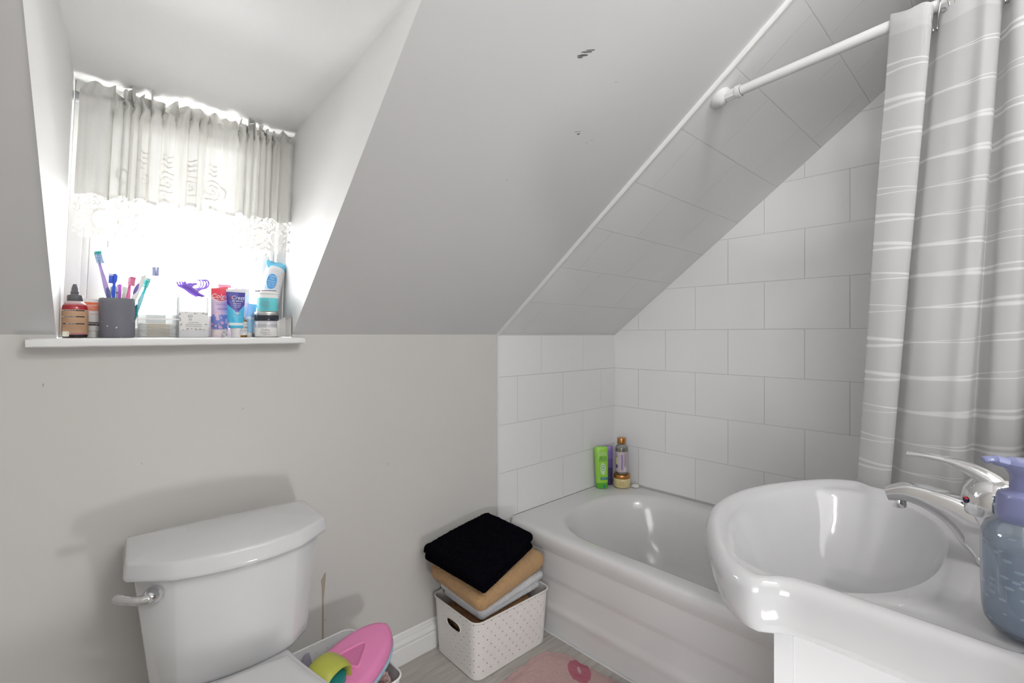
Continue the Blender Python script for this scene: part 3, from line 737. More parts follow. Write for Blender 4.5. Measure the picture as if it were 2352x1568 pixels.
DK = .8125
tap = thing('faucet', 'chrome single-lever faucet with a curved spout on the sink', 'faucet', (-1.15, -1.492, DK))
bm = bmesh.new(); lathe(bm, [(.0255, -.0005), (.0255, .003), (.0248, .008), (.0245, .03), (.0255, .055), (.031, .070), (.0325, .076)], 32, (0, .004, 0)); obj('body', bm, M['chrome'], tap)
bm = bmesh.new(); path = spline([(0, .006, .022), (0, .020, .046), (0, .048, .070), (0, .082, .084), (0, .112, .088), (0, .138, .080)], 6)
rad = splinev([.016, .0185, .0185, .0185, .0175, .0150], 6); fl = splinev([.030, .034, .026, .0185, .0145, .0110], 6)
tube(bm, path, list(zip(rad, fl)), 24, e=4.0); obj('spout', bm, M['chrome'], tap, angle=60)
bm = bmesh.new(); lathe(bm, [(.0095, 0), (.0105, .002), (.0105, .018), (.009, .02)], 24); obj('aerator', bm, M['chrome'], tap, loc=(0, .122, .060), rot=(R(-8), 0, 0))
bm = bmesh.new(); lathe(bm, [(.034, .077), (.036, .080), (.0365, .098), (.0335, .114), (.026, .126), (.016, .132), (0, .135)], 32, (0, .010, 0)); hub = obj('lever_hub', bm, M['chrome'], tap)
bm = bmesh.new(); path = spline([(0, -.008, .092), (0, .002, .116), (0, .024, .136), (0, .056, .149), (0, .085, .153), (0, .112, .152)], 6)
rad = splinev([.022, .022, .0170, .0125, .0115, .009], 6); fl = splinev([.016, .016, .0115, .0070, .0050, .0050], 6)
tube(bm, path, list(zip(rad, fl)), 18); obj('lever', bm, M['chrome'], tap, angle=60)
M['red_dot'] = mat('red_indicator', (.5, .02, .02), .3); M['blue_dot'] = mat('blue_indicator', (.01, .015, .07), .2)
bm = bmesh.new(); lathe(bm, [(.0048, 0), (.0048, .0015), (.003, .0028), (0, .003)], 16, mi=0)
for f in bm.faces: f.material_index = 0 if f.calc_center_median().x > -.0015 else 1
dotm = Matrix.Translation((0, .010, 0)) @ Matrix.Rotation(R(128), 4, 'Z') @ Matrix.Translation((.0364, 0, .098)) @ Matrix.Rotation(R(90), 4, 'Y')
ob = obj('temperature_dot', bm, [M['blue_dot'], M['red_dot']], tap); ob.matrix_local = dotm

sd = thing('soap_dispenser', 'blue clear foaming soap bottle with lavender pump beside the faucet', 'soap dispenser', (-1.366, -1.516, .8145))
M['soap_bottle'] = clear('blue_soap_plastic', (.66, .76, .88), .16, .9, .06)
M['soap'] = NT('blue_soap_liquid').m
t = NT('blue_soap_liquid'); x_, y_, z_ = t.xyz(t.coord('Object'))
nn = t.noise(38.0, 4.0); g_ = t.n('MapRange', {0: z_, 1: .0, 2: .11}); cc = t.mix(nn, (.10, .15, .26), (.46, .58, .72))
mp_ = t.n('Mapping', {'Vector': t.coord(), 'Scale': (60.0, 60.0, 150.0), 'Rotation': (.5, .3, 0)}); vv_ = t.n('TexVoronoi', {'Vector': mp_.outputs[0], 'Scale': 1.0})
cc = t.mix(t.ma('LESS_THAN', vv_.outputs['Distance'], .26), cc, (.70, .80, .90))  # pale spots paint the highlights of bubbles into the liquid's colour
t.bsdf(Base_Color=cc, Roughness=.15, Transmission_Weight=.35); M['soap'] = t.m
M['lav'] = mat('lavender_plastic', (.19, .205, .36), .25)
bm = bmesh.new(); lathe(bm, [(.024, .0), (.031, .003), (.037, .012), (.0395, .025), (.040, .05), (.0405, .105), (.0395, .116), (.036, .1245), (.0275, .131), (.0245, .138)], 40, cap1=False); obj('bottle', bm, M['soap_bottle'], sd)
bm = bmesh.new(); lathe(bm, [(.022, .003), (.030, .006), (.0355, .014), (.038, .026), (.0385, .05), (.0388, .085), (.0385, .100), (0, .101)], 40); obj('liquid', bm, M['soap'], sd)
bm = bmesh.new(); lathe(bm, [(.026, .131), (.0275, .133), (.0275, .143), (.0265, .147), (.0265, .158), (.025, .163), (.019, .166), (.0155, .168), (.0150, .183), (.0165, .187), (.020, .192), (.0225, .199), (.020, .2025), (0, .2035)], 36); pm = obj('pump', bm, M['lav'], sd)
bm = bmesh.new(); tube(bm, spline([(0, 0, .195), (0, .018, .1985), (0, .031, .201), (0, .040, .200)], 5), [(.017, .0085)] * 5 + [(.011, .006)] * 5 + [(.008, .004)] * 5 + [(.0065, .003)], 14); nz = obj('nozzle', bm, M['lav'], sd, rot=(0, 0, R(22)))
bm = bmesh.new(); tube(bm, [(0, 0, .012), (0, 0, .136)], .004, 10); obj('dip_tube', bm, M['white'], sd)
# ------------------------------------------------------------------ shower rod, hooks and curtain
RX, RZd = -.79, 1.849
rodx = lambda y: -.0694 * (-.93 - y)
rodz = lambda y: .039 * (-.93 - y)
rod = thing('shower_rod', 'white shower curtain rod fixed to the tiled slope', 'shower rod', (RX, -.915, RZd), (R(-2.2), 0, R(-4)))
bm = bmesh.new(); tube(bm, [(0, -.06, 0), (0, -.680, 0)], .0128, 24); obj('tube', bm, M['white_metal'], rod)
bm = bmesh.new(); tube(bm, [(0, -.018, 0), (0, -.052, 0)], .0152, 8); tube(bm, [(0, -.046, 0), (0, -.058, 0)], .0172, 24); obj('collar', bm, M['white_metal'], rod)
bm = bmesh.new(); lathe(bm, [(.031, 0), (.0315, .004), (.0285, .007), (.0265, .011), (.021, .014), (.0165, .019), (.0115, .0235), (0, .025)], 36)
fo = obj('flange', bm, M['white_metal'], rod)
fo.matrix_local = Matrix.Translation((0, .002, .0055)) @ V(0, -.608, -.794).to_track_quat('Z', 'Y').to_matrix().to_4x4()
# hooks: double loops of wire, each its own thing
hooks_y = [-1.372, -1.402, -1.425, -1.455, -1.482, -1.51]
bm = bmesh.new()
for sx in (-1, 1):
    tube(bm, spline([(.022, sx * .006, -.040), (.026, sx * .007, -.015), (.021, sx * .005, .008), (.008, sx * .003, .0185), (-.010, sx * .004, .0165), (-.021, sx * .006, -.002), (-.020, sx * .009, -.028), (-.010, sx * .012, -.052), (-.016, sx * .013, -.060)], 5), .0016, 8)
hk = obj('curtain_hook', bm, M['hook'], None, loc=(RX + rodx(hooks_y[0]), hooks_y[0], RZd + rodz(hooks_y[0]))); tag(hk, 'bent steel double hook on the rod above the white shower curtain', 'curtain hook', 'curtain hooks on the rod')
for y in hooks_y[1:]: dup(hk, (RX + rodx(y), y, RZd + rodz(y)), (0, 0, R(random.Random(int(-y * 1e4)).uniform(-12, 12))))

def curtain_mat():
    t = NT('sheer_white_striped_voile'); u, v, _ = t.xyz(t.coord('UV'))
    def lines(freq, wob, ph, w):
        q = t.ma('ADD', t.ma('MULTIPLY', v, freq), t.ma('ADD', t.ma('MULTIPLY', t.ma('SINE', t.ma('ADD', t.ma('MULTIPLY', u, wob), ph)), .26), t.ma('MULTIPLY', t.ma('SINE', t.ma('ADD', t.ma('MULTIPLY', u, wob * .37), t.ma('MULTIPLY', v, 9.0))), .22)))
        f = t.ma('ABSOLUTE', t.ma('SUBTRACT', t.ma('FRACT', q), .5))
        ww = t.ma('MULTIPLY', w, t.ma('ADD', .7, t.ma('MULTIPLY', .5, t.ma('SINE', t.ma('ADD', t.ma('MULTIPLY', u, 11.0), t.ma('MULTIPLY', v, 23.0))))))
        mr = t.n('MapRange', {0: f, 1: ww, 2: t.ma('MULTIPLY', ww, .5), 3: 0.0, 4: 1.0}); return mr.outputs[0]
    s = t.ma('MAXIMUM', lines(15.0, 6.0, 0.0, .062), t.ma('MULTIPLY', lines(15.0, 5.2, 1.2, .050), .9))
    s = t.ma('MULTIPLY', s, t.ma('LESS_THAN', v, 1.005))
    hem = t.step(v, 1.012)
    s = t.ma('MAXIMUM', s, t.ma('MULTIPLY', hem, .35))
    col = t.mix(s, (.63, .63, .63), (.77, .77, .77))
    df = t.n('BsdfPrincipled', {'Base Color': col, 'Roughness': .5, 'Specular IOR Level': .25})
    tl = t.n('BsdfTranslucent', {0: col}); m1 = t.n('MixShader', {0: .38, 1: df.outputs[0], 2: tl.outputs[0]})
    tr = t.n('BsdfTransparent', {0: (1, 1, 1)})
    op = t.ma('MULTIPLY_ADD', s, .14, .84)
    m2 = t.n('MixShader', {0: op, 1: tr.outputs[0], 2: m1.outputs[0]})
    return t.surf(m2.outputs[0])
scur = thing('shower_curtain', 'sheer white wavy-striped shower curtain bunched on the rod beside the tub', 'shower curtain', (RX, -1.41, 0))
# fold line in plan: (y at the top, y low down, offset in x); minus x is towards the room
FP = [(-1.317, -1.250, -.015), (-1.312, -1.243, -.020), (-1.318, -1.246, -.026), (-1.345, -1.27, -.034), (-1.375, -1.292, -.028), (-1.386, -1.305, -.010), (-1.376, -1.300, .014), (-1.380, -1.298, .024),
      (-1.392, -1.312, .004), (-1.400, -1.325, -.020), (-1.425, -1.352, -.030), (-1.452, -1.385, -.024), (-1.470, -1.408, -.030), (-1.488, -1.425, -.012), (-1.490, -1.432, .018), (-1.484, -1.440, .030),
      (-1.496, -1.452, .010), (-1.504, -1.462, -.014), (-1.514, -1.478, -.022), (-1.524, -1.50, -.016), (-1.530, -1.512, .010), (-1.532, -1.52, .022), (-1.540, -1.532, .0), (-1.548, -1.548, -.022), (-1.560, -1.565, -.018), (-1.568, -1.573, .006)]
top_z, bot_z = 1.848, .22; NV = 90; bm = bmesh.new(); uvl = bm.loops.layers.uv.verify(); grid = []; us = []
for j in range(NV + 1):
    z = top_z + (bot_z - top_z) * j / NV; k = min(1.35, (top_z - z) / (top_z - .81))
    lx = .022 * min(1, max(0, (1.3 - z) / .45)) + .085 * min(1, max(0, (.80 - z) / .35))
    pts = spline([V(lx + xo * (.78 + .10 * k) * (1 if i < 8 else .8) + .003 * math.sin(z * 7 + i), yt + (yb - yt) * k, z) for i, (yt, yb, xo) in enumerate(FP)], 7)
    # sag between hooks at the very top
    if j == 0:
        d = [0.0]
        for a, b in zip(pts, pts[1:]): d.append(d[-1] + (b - a).length)
        us = d
    row = []
    for q, p in enumerate(pts):
        dz = -.012 * (.5 - .5 * math.cos(us[q] * 2 * PI / .075)) * max(0, 1 - (top_z - z) / .12)
        dz += .020 * max(0, min(1, (p.y + 1.395) / .06)) * max(0, 1 - (top_z - z) / .2)
        row.append(bm.verts.new((p.x - .004 + rodx(p.y) * max(0, 1 - k * .8), p.y + 1.41, p.z + dz + rodz(p.y) * max(0, 1 - k))))
    grid.append(row)
for j in range(NV):
    for i in range(len(grid[0]) - 1):
        f = bm.faces.new((grid[j][i], grid[j][i + 1], grid[j + 1][i + 1], grid[j + 1][i]))
        for l, (a, b) in zip(f.loops, ((j, i), (j, i + 1), (j + 1, i + 1), (j + 1, i))): l[uvl].uv = (us[b], 1.055 - 1.055 * a / NV * (top_z - bot_z) / (top_z - .78))
obj('cloth', bm, curtain_mat(), scur, angle=180)
bm = bmesh.new()
for y in hooks_y:
    ring = [V(-.022 + rodx(y), y + 1.41 + .004 * math.cos(2 * PI * i / 20), 1.826 + rodz(y) + .004 * math.sin(2 * PI * i / 20)) for i in range(20)]
    tube(bm, ring, .0014, 6, closed=True)
obj('eyelets', bm, M['hook'], scur)

# ------------------------------------------------------------------ bottles on the tub corner
LZ = RZ + .001
def lettered(o, *rows, face_rot=0.0, r=0.0, c=(0, 0)):
    """rows: (text, size, z, material[, x]); lies on a front face r in front of c, turned by face_rot about z"""
    for row in rows:
        s, size, z, m = row[:4]; dx = row[4] if len(row) > 4 else 0; bend = row[5] if len(row) > 5 else None
        ca, sa = math.cos(face_rot), math.sin(face_rot)
        loc = (c[0] + ca * dx + sa * r, c[1] + sa * dx - ca * r, z)
        lettering(s, size, m, o, loc, (PI / 2, 0, face_rot), bend=bend)
TOCAM = R(-51)     # turn of a face on the corner ledge that looks back to the camera
def tube_body(bm, h, w0, d0, w1, d1, z0=0.0, n=14, e0=2.0, e1=2.0, mi=0):
    rings = []
    for k in range(n + 1):
        t = k / n; s = t * t * (3 - 2 * t)
        rings.append(sup(0, 0, w0 + (w1 - w0) * t, d0 + (d1 - d0) * s, e0, z0 + h * t, 40))
    loft(bm, rings, mi=mi); return bm
gc = thing('conditioner_bottle', 'lime green conditioner bottle standing on its cap in the tub corner', 'bottle', (-.174, -.052, LZ), (0, R(-1.5), R(-44)), 'bottles on the tub corner')
M['green'] = mat('lime_green_plastic', (.30, .62, .07), .3); M['green_cap'] = mat('darker_green_cap', (.10, .42, .035), .3); M['dkgreen'] = mat('dark_green_print', (.01, .17, .10), .5); M['tealp'] = mat('teal_print', (.02, .20, .24), .5)
M['lightgreen'] = mat('pale_green_print', (.55, .75, .50), .5)
bm = bmesh.new(); loft(bm, [sup(0, 0, w, d, 2.6, z, 44) for z, w, d in ((0, .027, .017), (.004, .0285, .0185), (.028, .030, .0195))]); obj('cap', bm, M['green_cap'], gc)
bm = bmesh.new(); loft(bm, [sup(0, 0, w, d, 2.6, z, 44) for z, w, d in ((.0285, .030, .0195), (.06, .0315, .020), (.12, .0335, .020), (.18, .0345, .018), (.200, .0345, .014), (.206, .033, .012), (.2085, .030, .010))]); obj('body', bm, M['green'], gc)
bm = bmesh.new(); loft(bm, [[V(p.x, -.0206, p.y + .100) for p in sup(.004, 0, .0125, .030, 2, 0, 28)], [V(p.x, -.0200, p.y + .100) for p in sup(.004, 0, .0125, .030, 2, 0, 28)]]); obj('label_oval', bm, M['lightgreen'], gc)
bm = bmesh.new()
for zc, cc_ in ((.112, 0), (.098, 0)):
    tube(bm, [V(.004 + .007 * math.cos(2 * PI * i / 20), -.0208, zc + .007 * math.sin(2 * PI * i / 20)) for i in range(20)], .0009, 6, closed=True)
obj('cucumber_print', bm, M['dkgreen'], gc)
bm = bmesh.new(); box(bm, -.010, .026, -.0206, -.0198, .045, .057); obj('label_strip', bm, M['tealp'], gc)
bm = bmesh.new(); lathe(bm, [(.006, 0), (.006, .001)], 20); obj('cap_dot', bm, M['tealp'], gc, loc=(.009, -.0185, .012), rot=(PI / 2, 0, 0))
lettered(gc, ('GARNIER', .0075, .181, M['white'], .005), ('FRUCTIS', .0105, .171, M['white'], .005), ('GROW', .0105, .158, M['dkgreen'], .005), ('STRONG', .0105, .149, M['dkgreen'], .005), ('CONDITIONER', .006, .140, M['dkgreen'], .005), ('FORTIFYING', .004, .051, M['white'], .008), r=.0209)

pb = thing('shampoo_bottle', 'purple bottle half hidden between the green bottle and the stacked jar', 'bottle', (-.104, -.038, LZ), (0, 0, R(-50)), 'bottles on the tub corner')
M['purple'] = mat('purple_plastic', (.19, .12, .40), .3); M['dkpurple'] = mat('dark_purple_plastic', (.045, .03, .12), .3)
bm = bmesh.new(); loft(bm, [sup(0, 0, w, d, 2.8, z, 40) for z, w, d in ((0, .0215, .015), (.003, .023, .017), (.03, .0235, .017))]); obj('cap', bm, M['dkpurple'], pb)
bm = bmesh.new(); loft(bm, [sup(0, 0, w, d, 2.8, z, 40) for z, w, d in ((.031, .0235, .017), (.10, .0245, .017), (.17, .025, .016), (.196, .0245, .012), (.199, .023, .010))]); obj('body', bm, band_mat('purple_gradient_label', [(0, (.05, .035, .14)), (.35, (.13, .08, .30)), (.62, (.20, .13, .42)), (.88, (.26, .18, .46))]), pb)

sc_ = thing('scrub_jar', 'round jar of yellow scrub with copper lid under the oil bottle', 'jar', (-.086, -.112, LZ), group='bottles on the tub corner')
M['copper'] = mat('copper_metal_lid', (.52, .24, .07), .3, .75); M['scrub'] = mat('pale_yellow_scrub', (.62, .52, .27), .3, coat=.3)
M['brown'] = mat('brown_print', (.36, .16, .04), .5)
bm = bmesh.new(); lathe(bm, [(.030, 0), (.038, .002), (.042, .008), (.0435, .018), (.0435, .036), (.0415, .044), (.039, .047)], 44); obj('jar', bm, M['scrub'], sc_)
bm = bmesh.new(); lathe(bm, [(.0405, .0475), (.0412, .049), (.0412, .063), (.0395, .066), (.037, .0665), (0, .0655)], 44); obj('lid', bm, M['copper'], sc_)
fr_ = R(-56)
lettered(sc_, ('Scrub', .009, .033, M['brown'], 0, .0437), ('Shea Sugar', .006, .0255, M['brown'], 0, .0437), ('gentle body scrub', .0045, .019, M['brown'], 0, .0437), face_rot=fr_, r=.0437)
ol = thing('oil_bottle', 'clear bath oil bottle with copper cap on top of the scrub jar', 'bottle', (-.086, -.110, LZ + .0668), group='bottles on the tub corner'); ol.scale = (1, 1, 1.1)
M['oil'] = mat('amber_oil', (.16, .12, .03), .12, trans=.3); M['dark_oil'] = mat('dark_oil_band', (.06, .055, .035), .12)
M['lilac_label'] = mat('lilac_paper_label', (.52, .44, .48), .5)
bm = bmesh.new(); lathe(bm, [(.026, 0), (.0305, .002), (.0318, .008), (.0318, .118), (.031, .124), (.026, .130), (.0195, .133), (.0195, .140)], 40, cap1=False); obj('glass', bm, M['clear_glass'], ol)
bm = bmesh.new(); lathe(bm, [(.024, .002), (.029, .004), (.0305, .009), (.0308, .116), (.030, .120), (0, .121)], 40); obj('liquid', bm, M['oil'], ol)
bm = bmesh.new(); lathe(bm, [(.0322, .012), (.0324, .013), (.0324, .104), (.0322, .105)], 48, cap0=False, cap1=False); obj('label', bm, M['lilac_label'], ol)
bm = bmesh.new()
def patch_cyl(bm, r, a0, a1, z0, z1, n=8):
    pr = [[V(r * math.cos(a0 + (a1 - a0) * i / n), r * math.sin(a0 + (a1 - a0) * i / n), z) for i in range(n + 1)] for z in (z0, z1)]
    loft(bm, pr, False, False, closed=False)
fa = -PI / 2 + fr_
patch_cyl(bm, .0328, fa - .02, fa + .14, .024, .094); ob_ = obj('label_stripe', bm, M['purple'], ol)
bm = bmesh.new(); patch_cyl(bm, .0327, fa - 1.0, fa - .62, .030, .088); obj('label_picture', bm, band_mat('cream_flower_print', [(0, (.10, .07, .22)), (.25, (.62, .58, .34)), (.8, (.3, .24, .36))], noise_amt=.5), ol)
bm = bmesh.new(); patch_cyl(bm, .0327, fa + .42, fa + .75, .017, .034); obj('barcode', bm, M['white'], ol)
bm = bmesh.new()
for k in range(16): patch_cyl(bm, .0328, fa + .40, fa + .40 + (.25 + .15 * ((k * 7) % 3)), .042 + k * .0036, .0436 + k * .0036, 4)
for k in range(6): patch_cyl(bm, .0329, fa + .5 + k * .035, fa + .515 + k * .035, .019, .032, 1)
obj('label_print', bm, M['ink'], ol)
bm = bmesh.new(); lathe(bm, [(.0215, .1405), (.022, .142), (.022, .162), (.0205, .166), (0, .1665)], 36); obj('cap', bm, M['copper'], ol)
bm = bmesh.new(); lathe(bm, [(.015, 0), (.019, .002), (.0195, .006), (.017, .011), (.010, .015), (0, .016)], 28)
o = obj('soap_bar', bm, mat('white_soap', (.74, .72, .69), .45), None, loc=(-.045, -.165, LZ)); tag(o, 'small round white soap beside the copper-lidded jar', 'soap')

# ------------------------------------------------------------------ things on the windowsill
SZ = 1.1572
GS = 'toiletries on the windowsill'
def XZ(n): return n
# dropper bottle
M['amber_red'] = mat('dark_red_plastic', (.20, .012, .02), .15, trans=.2); M['kraft'] = mat('kraft_paper_label', (.50, .31, .19), .6); M['darkcap'] = mat('charcoal_plastic_cap', (.09, .09, .10), .4)
hb = thing('applicator_bottle', 'dark red bottle with grey nozzle cap and kraft label at sill end', 'bottle', (-2.1575, .032, SZ), group=GS)
def redb():
    t = NT('red_tinted_bottle'); z = t.xyz(t.coord('Generated'))[2]; r_ = t.n('ValToRGB', {0: z}); e = r_.color_ramp.elements
    r_.color_ramp.interpolation = 'EASE'; e[0].position = .1; e[0].color = (.02, .01, .015, 1); e[1].position = .85; e[1].color = (.36, .02, .03, 1); k = r_.color_ramp.elements.new(.95); k.color = (.55, .42, .43, 1)
    t.bsdf(Base_Color=r_.outputs[0], Roughness=.12); return t.m
bm = bmesh.new(); lathe(bm, [(.0195, 0), (.0225, .002), (.0235, .008), (.0235, .066), (.0225, .075), (.0185, .082), (.0145, .085), (.0130, .088)], 40); obj('bottle', bm, redb(), hb)
bm = bmesh.new(); lathe(bm, [(.0237, .0075), (.0239, .008), (.0239, .066), (.0237, .0665)], 48, cap0=False, cap1=False); obj('label', bm, M['kraft'], hb)
bm = bmesh.new(); lathe(bm, [(.0135, .0865), (.0145, .088), (.0145, .099), (.0135, .101), (.009, .102), (.0075, .105), (.0085, .107), (.008, .109), (.0068, .111), (.0065, .117), (.004, .125), (.0035, .127), (0, .1275)], 30); obj('cap', bm, M['darkcap'], hb)
CAMSILL = R(-3)
hbf = R(-2)
bm = bmesh.new(); af = -PI / 2 + hbf
for z in (.064, .0495, .033): patch_cyl(bm, .0241, af - 1.0, af + .78, z - .0014, z + .0014)
obj('label_bars', bm, M['black'], hb)
bm = bmesh.new()
for z in (.058, .0545, .044, .0405, .037, .028, .0245, .021): patch_cyl(bm, .02405, af - .85, af + .65, z - .0004, z + .0004)
obj('label_lines', bm, mat('brown_label_lines', (.34, .20, .12), .6), hb)
bm = bmesh.new(); patch_cyl(bm, .0242, af - 1.15, af - .42, .0035, .015); obj('price_sticker', bm, mat('cream_sticker', (.72, .70, .60), .5), hb)
bm = bmesh.new(); patch_cyl(bm, .0241, af - .3, af + .9, .0085, .0105); obj('label_stripe', bm, mat('magenta_stripe', (.42, .08, .26), .5), hb)
lettered(hb, ('BLACK CASTOR OIL WITH ROSEMARY', .0028, .064, M['white'], -.003, .0242), ('ACEITE DE RICINO NEGRO CON ROMERO', .0026, .0495, M['white'], -.003, .0242), ('HUILE DE RICIN NOIR', .0028, .033, M['white'], -.003, .0242), face_rot=hbf, r=.0243)

M['orange'] = mat('orange_print', (.75, .13, .02), .4)
nt_ = thing('face_wash_tube', 'white tube with orange band behind the dark red bottle', 'tube', (-2.123, .060, SZ), (0, R(2), R(-4)), GS)
bm = bmesh.new(); lathe(bm, [(.010, 0), (.011, .001), (.011, .016), (.010, .017)], 28); obj('cap', bm, M['white'], nt_)
bm = bmesh.new(); tube_body(bm, .078, .0135, .0125, .021, .002, .0172); obj('body', bm, band_mat('white_orange_tube_print', [(0, (.80, .80, .79)), (.62, (.78, .14, .025)), (.89, (.82, .82, .82))]), nt_)
bm = bmesh.new(); tube_body(bm, .0015, .0145, .0128, .0145, .0128, .030); bmesh.ops.scale(bm, vec=(1.0, 1.0, 1.0), verts=bm.verts)
box(bm, -.0165, .0165, -.0122, -.0118, .0315, .038); obj('label_bar', bm, M['black'], nt_)
lettered(nt_, ('RapidClear', .009, .079, M['white'], .002), ('Stubborn Acne', .005, .0725, M['white'], .002), ('Spot Treatment', .005, .0675, M['white'], .002), ('Spot Gel', .004, .058, M['orange'], 0), ('Neutrogena', .0058, .0348, M['white'], 0), r=.0126)
bm = bmesh.new(); lathe(bm, [(.010, 0), (.0105, .001), (.0105, .098), (.0095, .0995)], 24, c=(0, 0, 0)); 
o = obj('white_flip_cap_tube', bm, M['white'], None, loc=(-2.101, .079, SZ)); tag(o, 'plain white cylinder tube behind the orange-banded tube', 'tube', GS); o.name = 'lotion_tube'

cup = thing('tumbler', 'slate grey tumbler with white chips holding toothbrushes on the sill', 'tumbler', (-2.0800, .030, SZ), group=GS)
def cupmat():
    t = NT('chipped_slate_ceramic'); v = t.n('TexVoronoi', {'Vector': t.coord(), 'Scale': 95.0}, feature='F1'); z = t.xyz(t.coord())[2]
    n = t.noise(110.0, 2.0); d = t.ma('ADD', v.outputs['Distance'], t.ma('MULTIPLY', t.ma('SUBTRACT', n, .5), .35))
    sel = t.ma('LESS_THAN', t.n('TexNoise', {'Vector': t.coord(), 'Scale': 40.0}).outputs['Fac'], .46)
    f = t.ma('MULTIPLY', t.ma('MULTIPLY', t.ma('LESS_THAN', d, .20), sel), t.ma('LESS_THAN', z, .042))
    c = t.mix(f, t.mix(t.noise(18.0), (.135, .135, .165), (.175, .175, .20)), (.8, .8, .8))
    t.bsdf(Base_Color=c, Roughness=.62); return t.m
bm = bmesh.new(); lathe(bm, [(.031, 0), (.0335, .001), (.0345, .004), (.0352, .09), (.0348, .0955), (.0335, .0970), (.0318, .0965), (.0312, .092), (.031, .006), (0, .006)], 48); obj('cup', bm, cupmat(), cup)

def brush(label, foot, head, c_h, c_g, c_b1, c_b2, face, kind=0, hl=.024):
    """a toothbrush from foot (inside the cup) to the top of its head; local +y is the bristle side"""
    f, h = Vector(foot), Vector(head); L = (h - f).length; o = thing('toothbrush', label, 'toothbrush', f, group='toothbrushes in the grey tumbler')
    bm = bmesh.new(); n = 32; pts = []; rad = []
    hs = 1 - hl / L
    for k in range(n + 1):
        t = k / n; pts.append(V(0, .005 * math.sin(t * PI), L * t))
        if kind == 1: w, d = .0056 * (1 - .62 * max(0, (t - .78) / .22) ** 2), .0048
        elif kind == 2: w, d = (.0038 + .0042 * math.sin(PI * min(1, max(0, (t - .70) / .30)))) if t < .97 else .0030, .0036
        else:
            if t < .50: w = .0062 + .0016 * math.sin(PI * t / .50); d = .0056
            elif t < hs: q = (t - .50) / (hs - .50); q = q * q * (3 - 2 * q); w = .0062 + (.0032 - .0062) * q; d = .0056 + (.0030 - .0056) * q
            else: q = (t - hs) / (1 - hs); w = .0032 + .0040 * math.sin(PI * (.08 + .86 * q)) ** .55; d = .0030
            if t > .985: w *= .55
        rad.append((w, d))
    tube(bm, pts, rad, 16)
    R_ = (h - f).normalized().to_track_quat('Z', 'Y').to_matrix().to_4x4() @ Matrix.Rotation(face, 4, 'Z')
    obj('handle', bm, c_h, o)
    if c_g:
        for z0, z1 in ((.36, .60),) if kind != 1 else ((.30, .56), (.62, .86)):
            bm = bmesh.new(); m_ = 12
            tube(bm, [V(0, .005 * math.sin((z0 + (z1 - z0) * k / m_) * PI) + .0026, L * (z0 + (z1 - z0) * k / m_)) for k in range(m_ + 1)], [(.0004 + .0056 * math.sin(PI * k / m_) ** .6, .0004 + .0042 * math.sin(PI * k / m_) ** .5) for k in range(m_ + 1)], 14)
            obj('grip', bm, c_g, o)
    if c_b1:
        for rowm, sel in ((c_b1, 0), (c_b2, 1)):
            bm = bmesh.new()
            for iz in range(8):
                for ix in range(4):
                    if (iz >= 6) != bool(sel): continue
                    x = (ix - 1.5) * .0029; z = L - .0020 - hl * .86 + hl * .86 * iz / 7
                    ln = .0125 + (.0015 if iz in (0, 7) else 0)
                    tube(bm, [V(x, .002, z), V(x * 1.1, ln, z + .0005 * (iz - 3.5))], [(.0014, .0015), (.0017, .0018)], 6)
            obj('bristles', bm, rowm, o)
    if kind == 1:
        bm = bmesh.new(); tube(bm, [V(.0024 * math.cos(2 * PI * i / 18), .0046, L * .93 + .0070 * math.sin(2 * PI * i / 18)) for i in range(18)], .0010, 6, closed=True); obj('hang_hole_rim', bm, M['white'], o)
    o.rotation_euler = R_.to_euler(); return o
PM = lambda n, c: mat(n, c, .3)
lavm, navy, bluem, magm, pinkm, tealm = PM('lavender_brush', (.42, .31, .62)), PM('navy_grip', (.10, .13, .30)), PM('blue_brush', (.035, .12, .62)), PM('magenta_brush', (.52, .14, .62)), PM('pink_brush', (.80, .16, .36)), PM('teal_brush', (.02, .36, .42))
violet, brw, brb, brt = PM('violet_grip', (.16, .11, .42)), PM('white_bristle', (.72, .78, .84)), PM('pale_blue_bristle', (.30, .48, .72)), PM('teal_bristle', (.03, .48, .46))
cz = SZ + .0075
brush('tallest toothbrush, lavender with a navy grip, leaning left in the tumbler', (-2.079, .026, cz), (-2.119, .032, 1.364), lavm, navy, brb, brt, R(-70), hl=.026)
brush('short blue toothbrush with blue bristles standing upright in the tumbler', (-2.088, .034, cz), (-2.083, .036, 1.316), bluem, None, PM('blue_bristle', (.05, .12, .55)), PM('grey_bristle', (.55, .55, .66)), R(-70), hl=.022)
brush('magenta toothbrush seen from its smooth back, shortest in the tumbler', (-2.077, .012, cz), (-2.0745, .030, 1.290), magm, None, brw, brw, R(190), 2, .018)
brush('pink toothbrush with pink bristles leaning right in the tumbler', (-2.072, .030, cz), (-2.054, .034, 1.309), pinkm, None, PM('pink_bristle', (.80, .28, .42)), PM('rose_bristle', (.80, .2, .35)), R(100), hl=.020)
brush('white and violet toothbrush standing handle end up in the tumbler', (-2.070, .020, cz), (-2.025, .028, 1.317), M['white'], violet, None, None, R(10), 1)
brush('teal toothbrush leaning furthest right in the tumbler', (-2.060, .040, cz), (-2.015, .044, 1.308), tealm, None, brt, PM('pale_teal_bristle', (.45, .70, .70)), R(70), hl=.024)

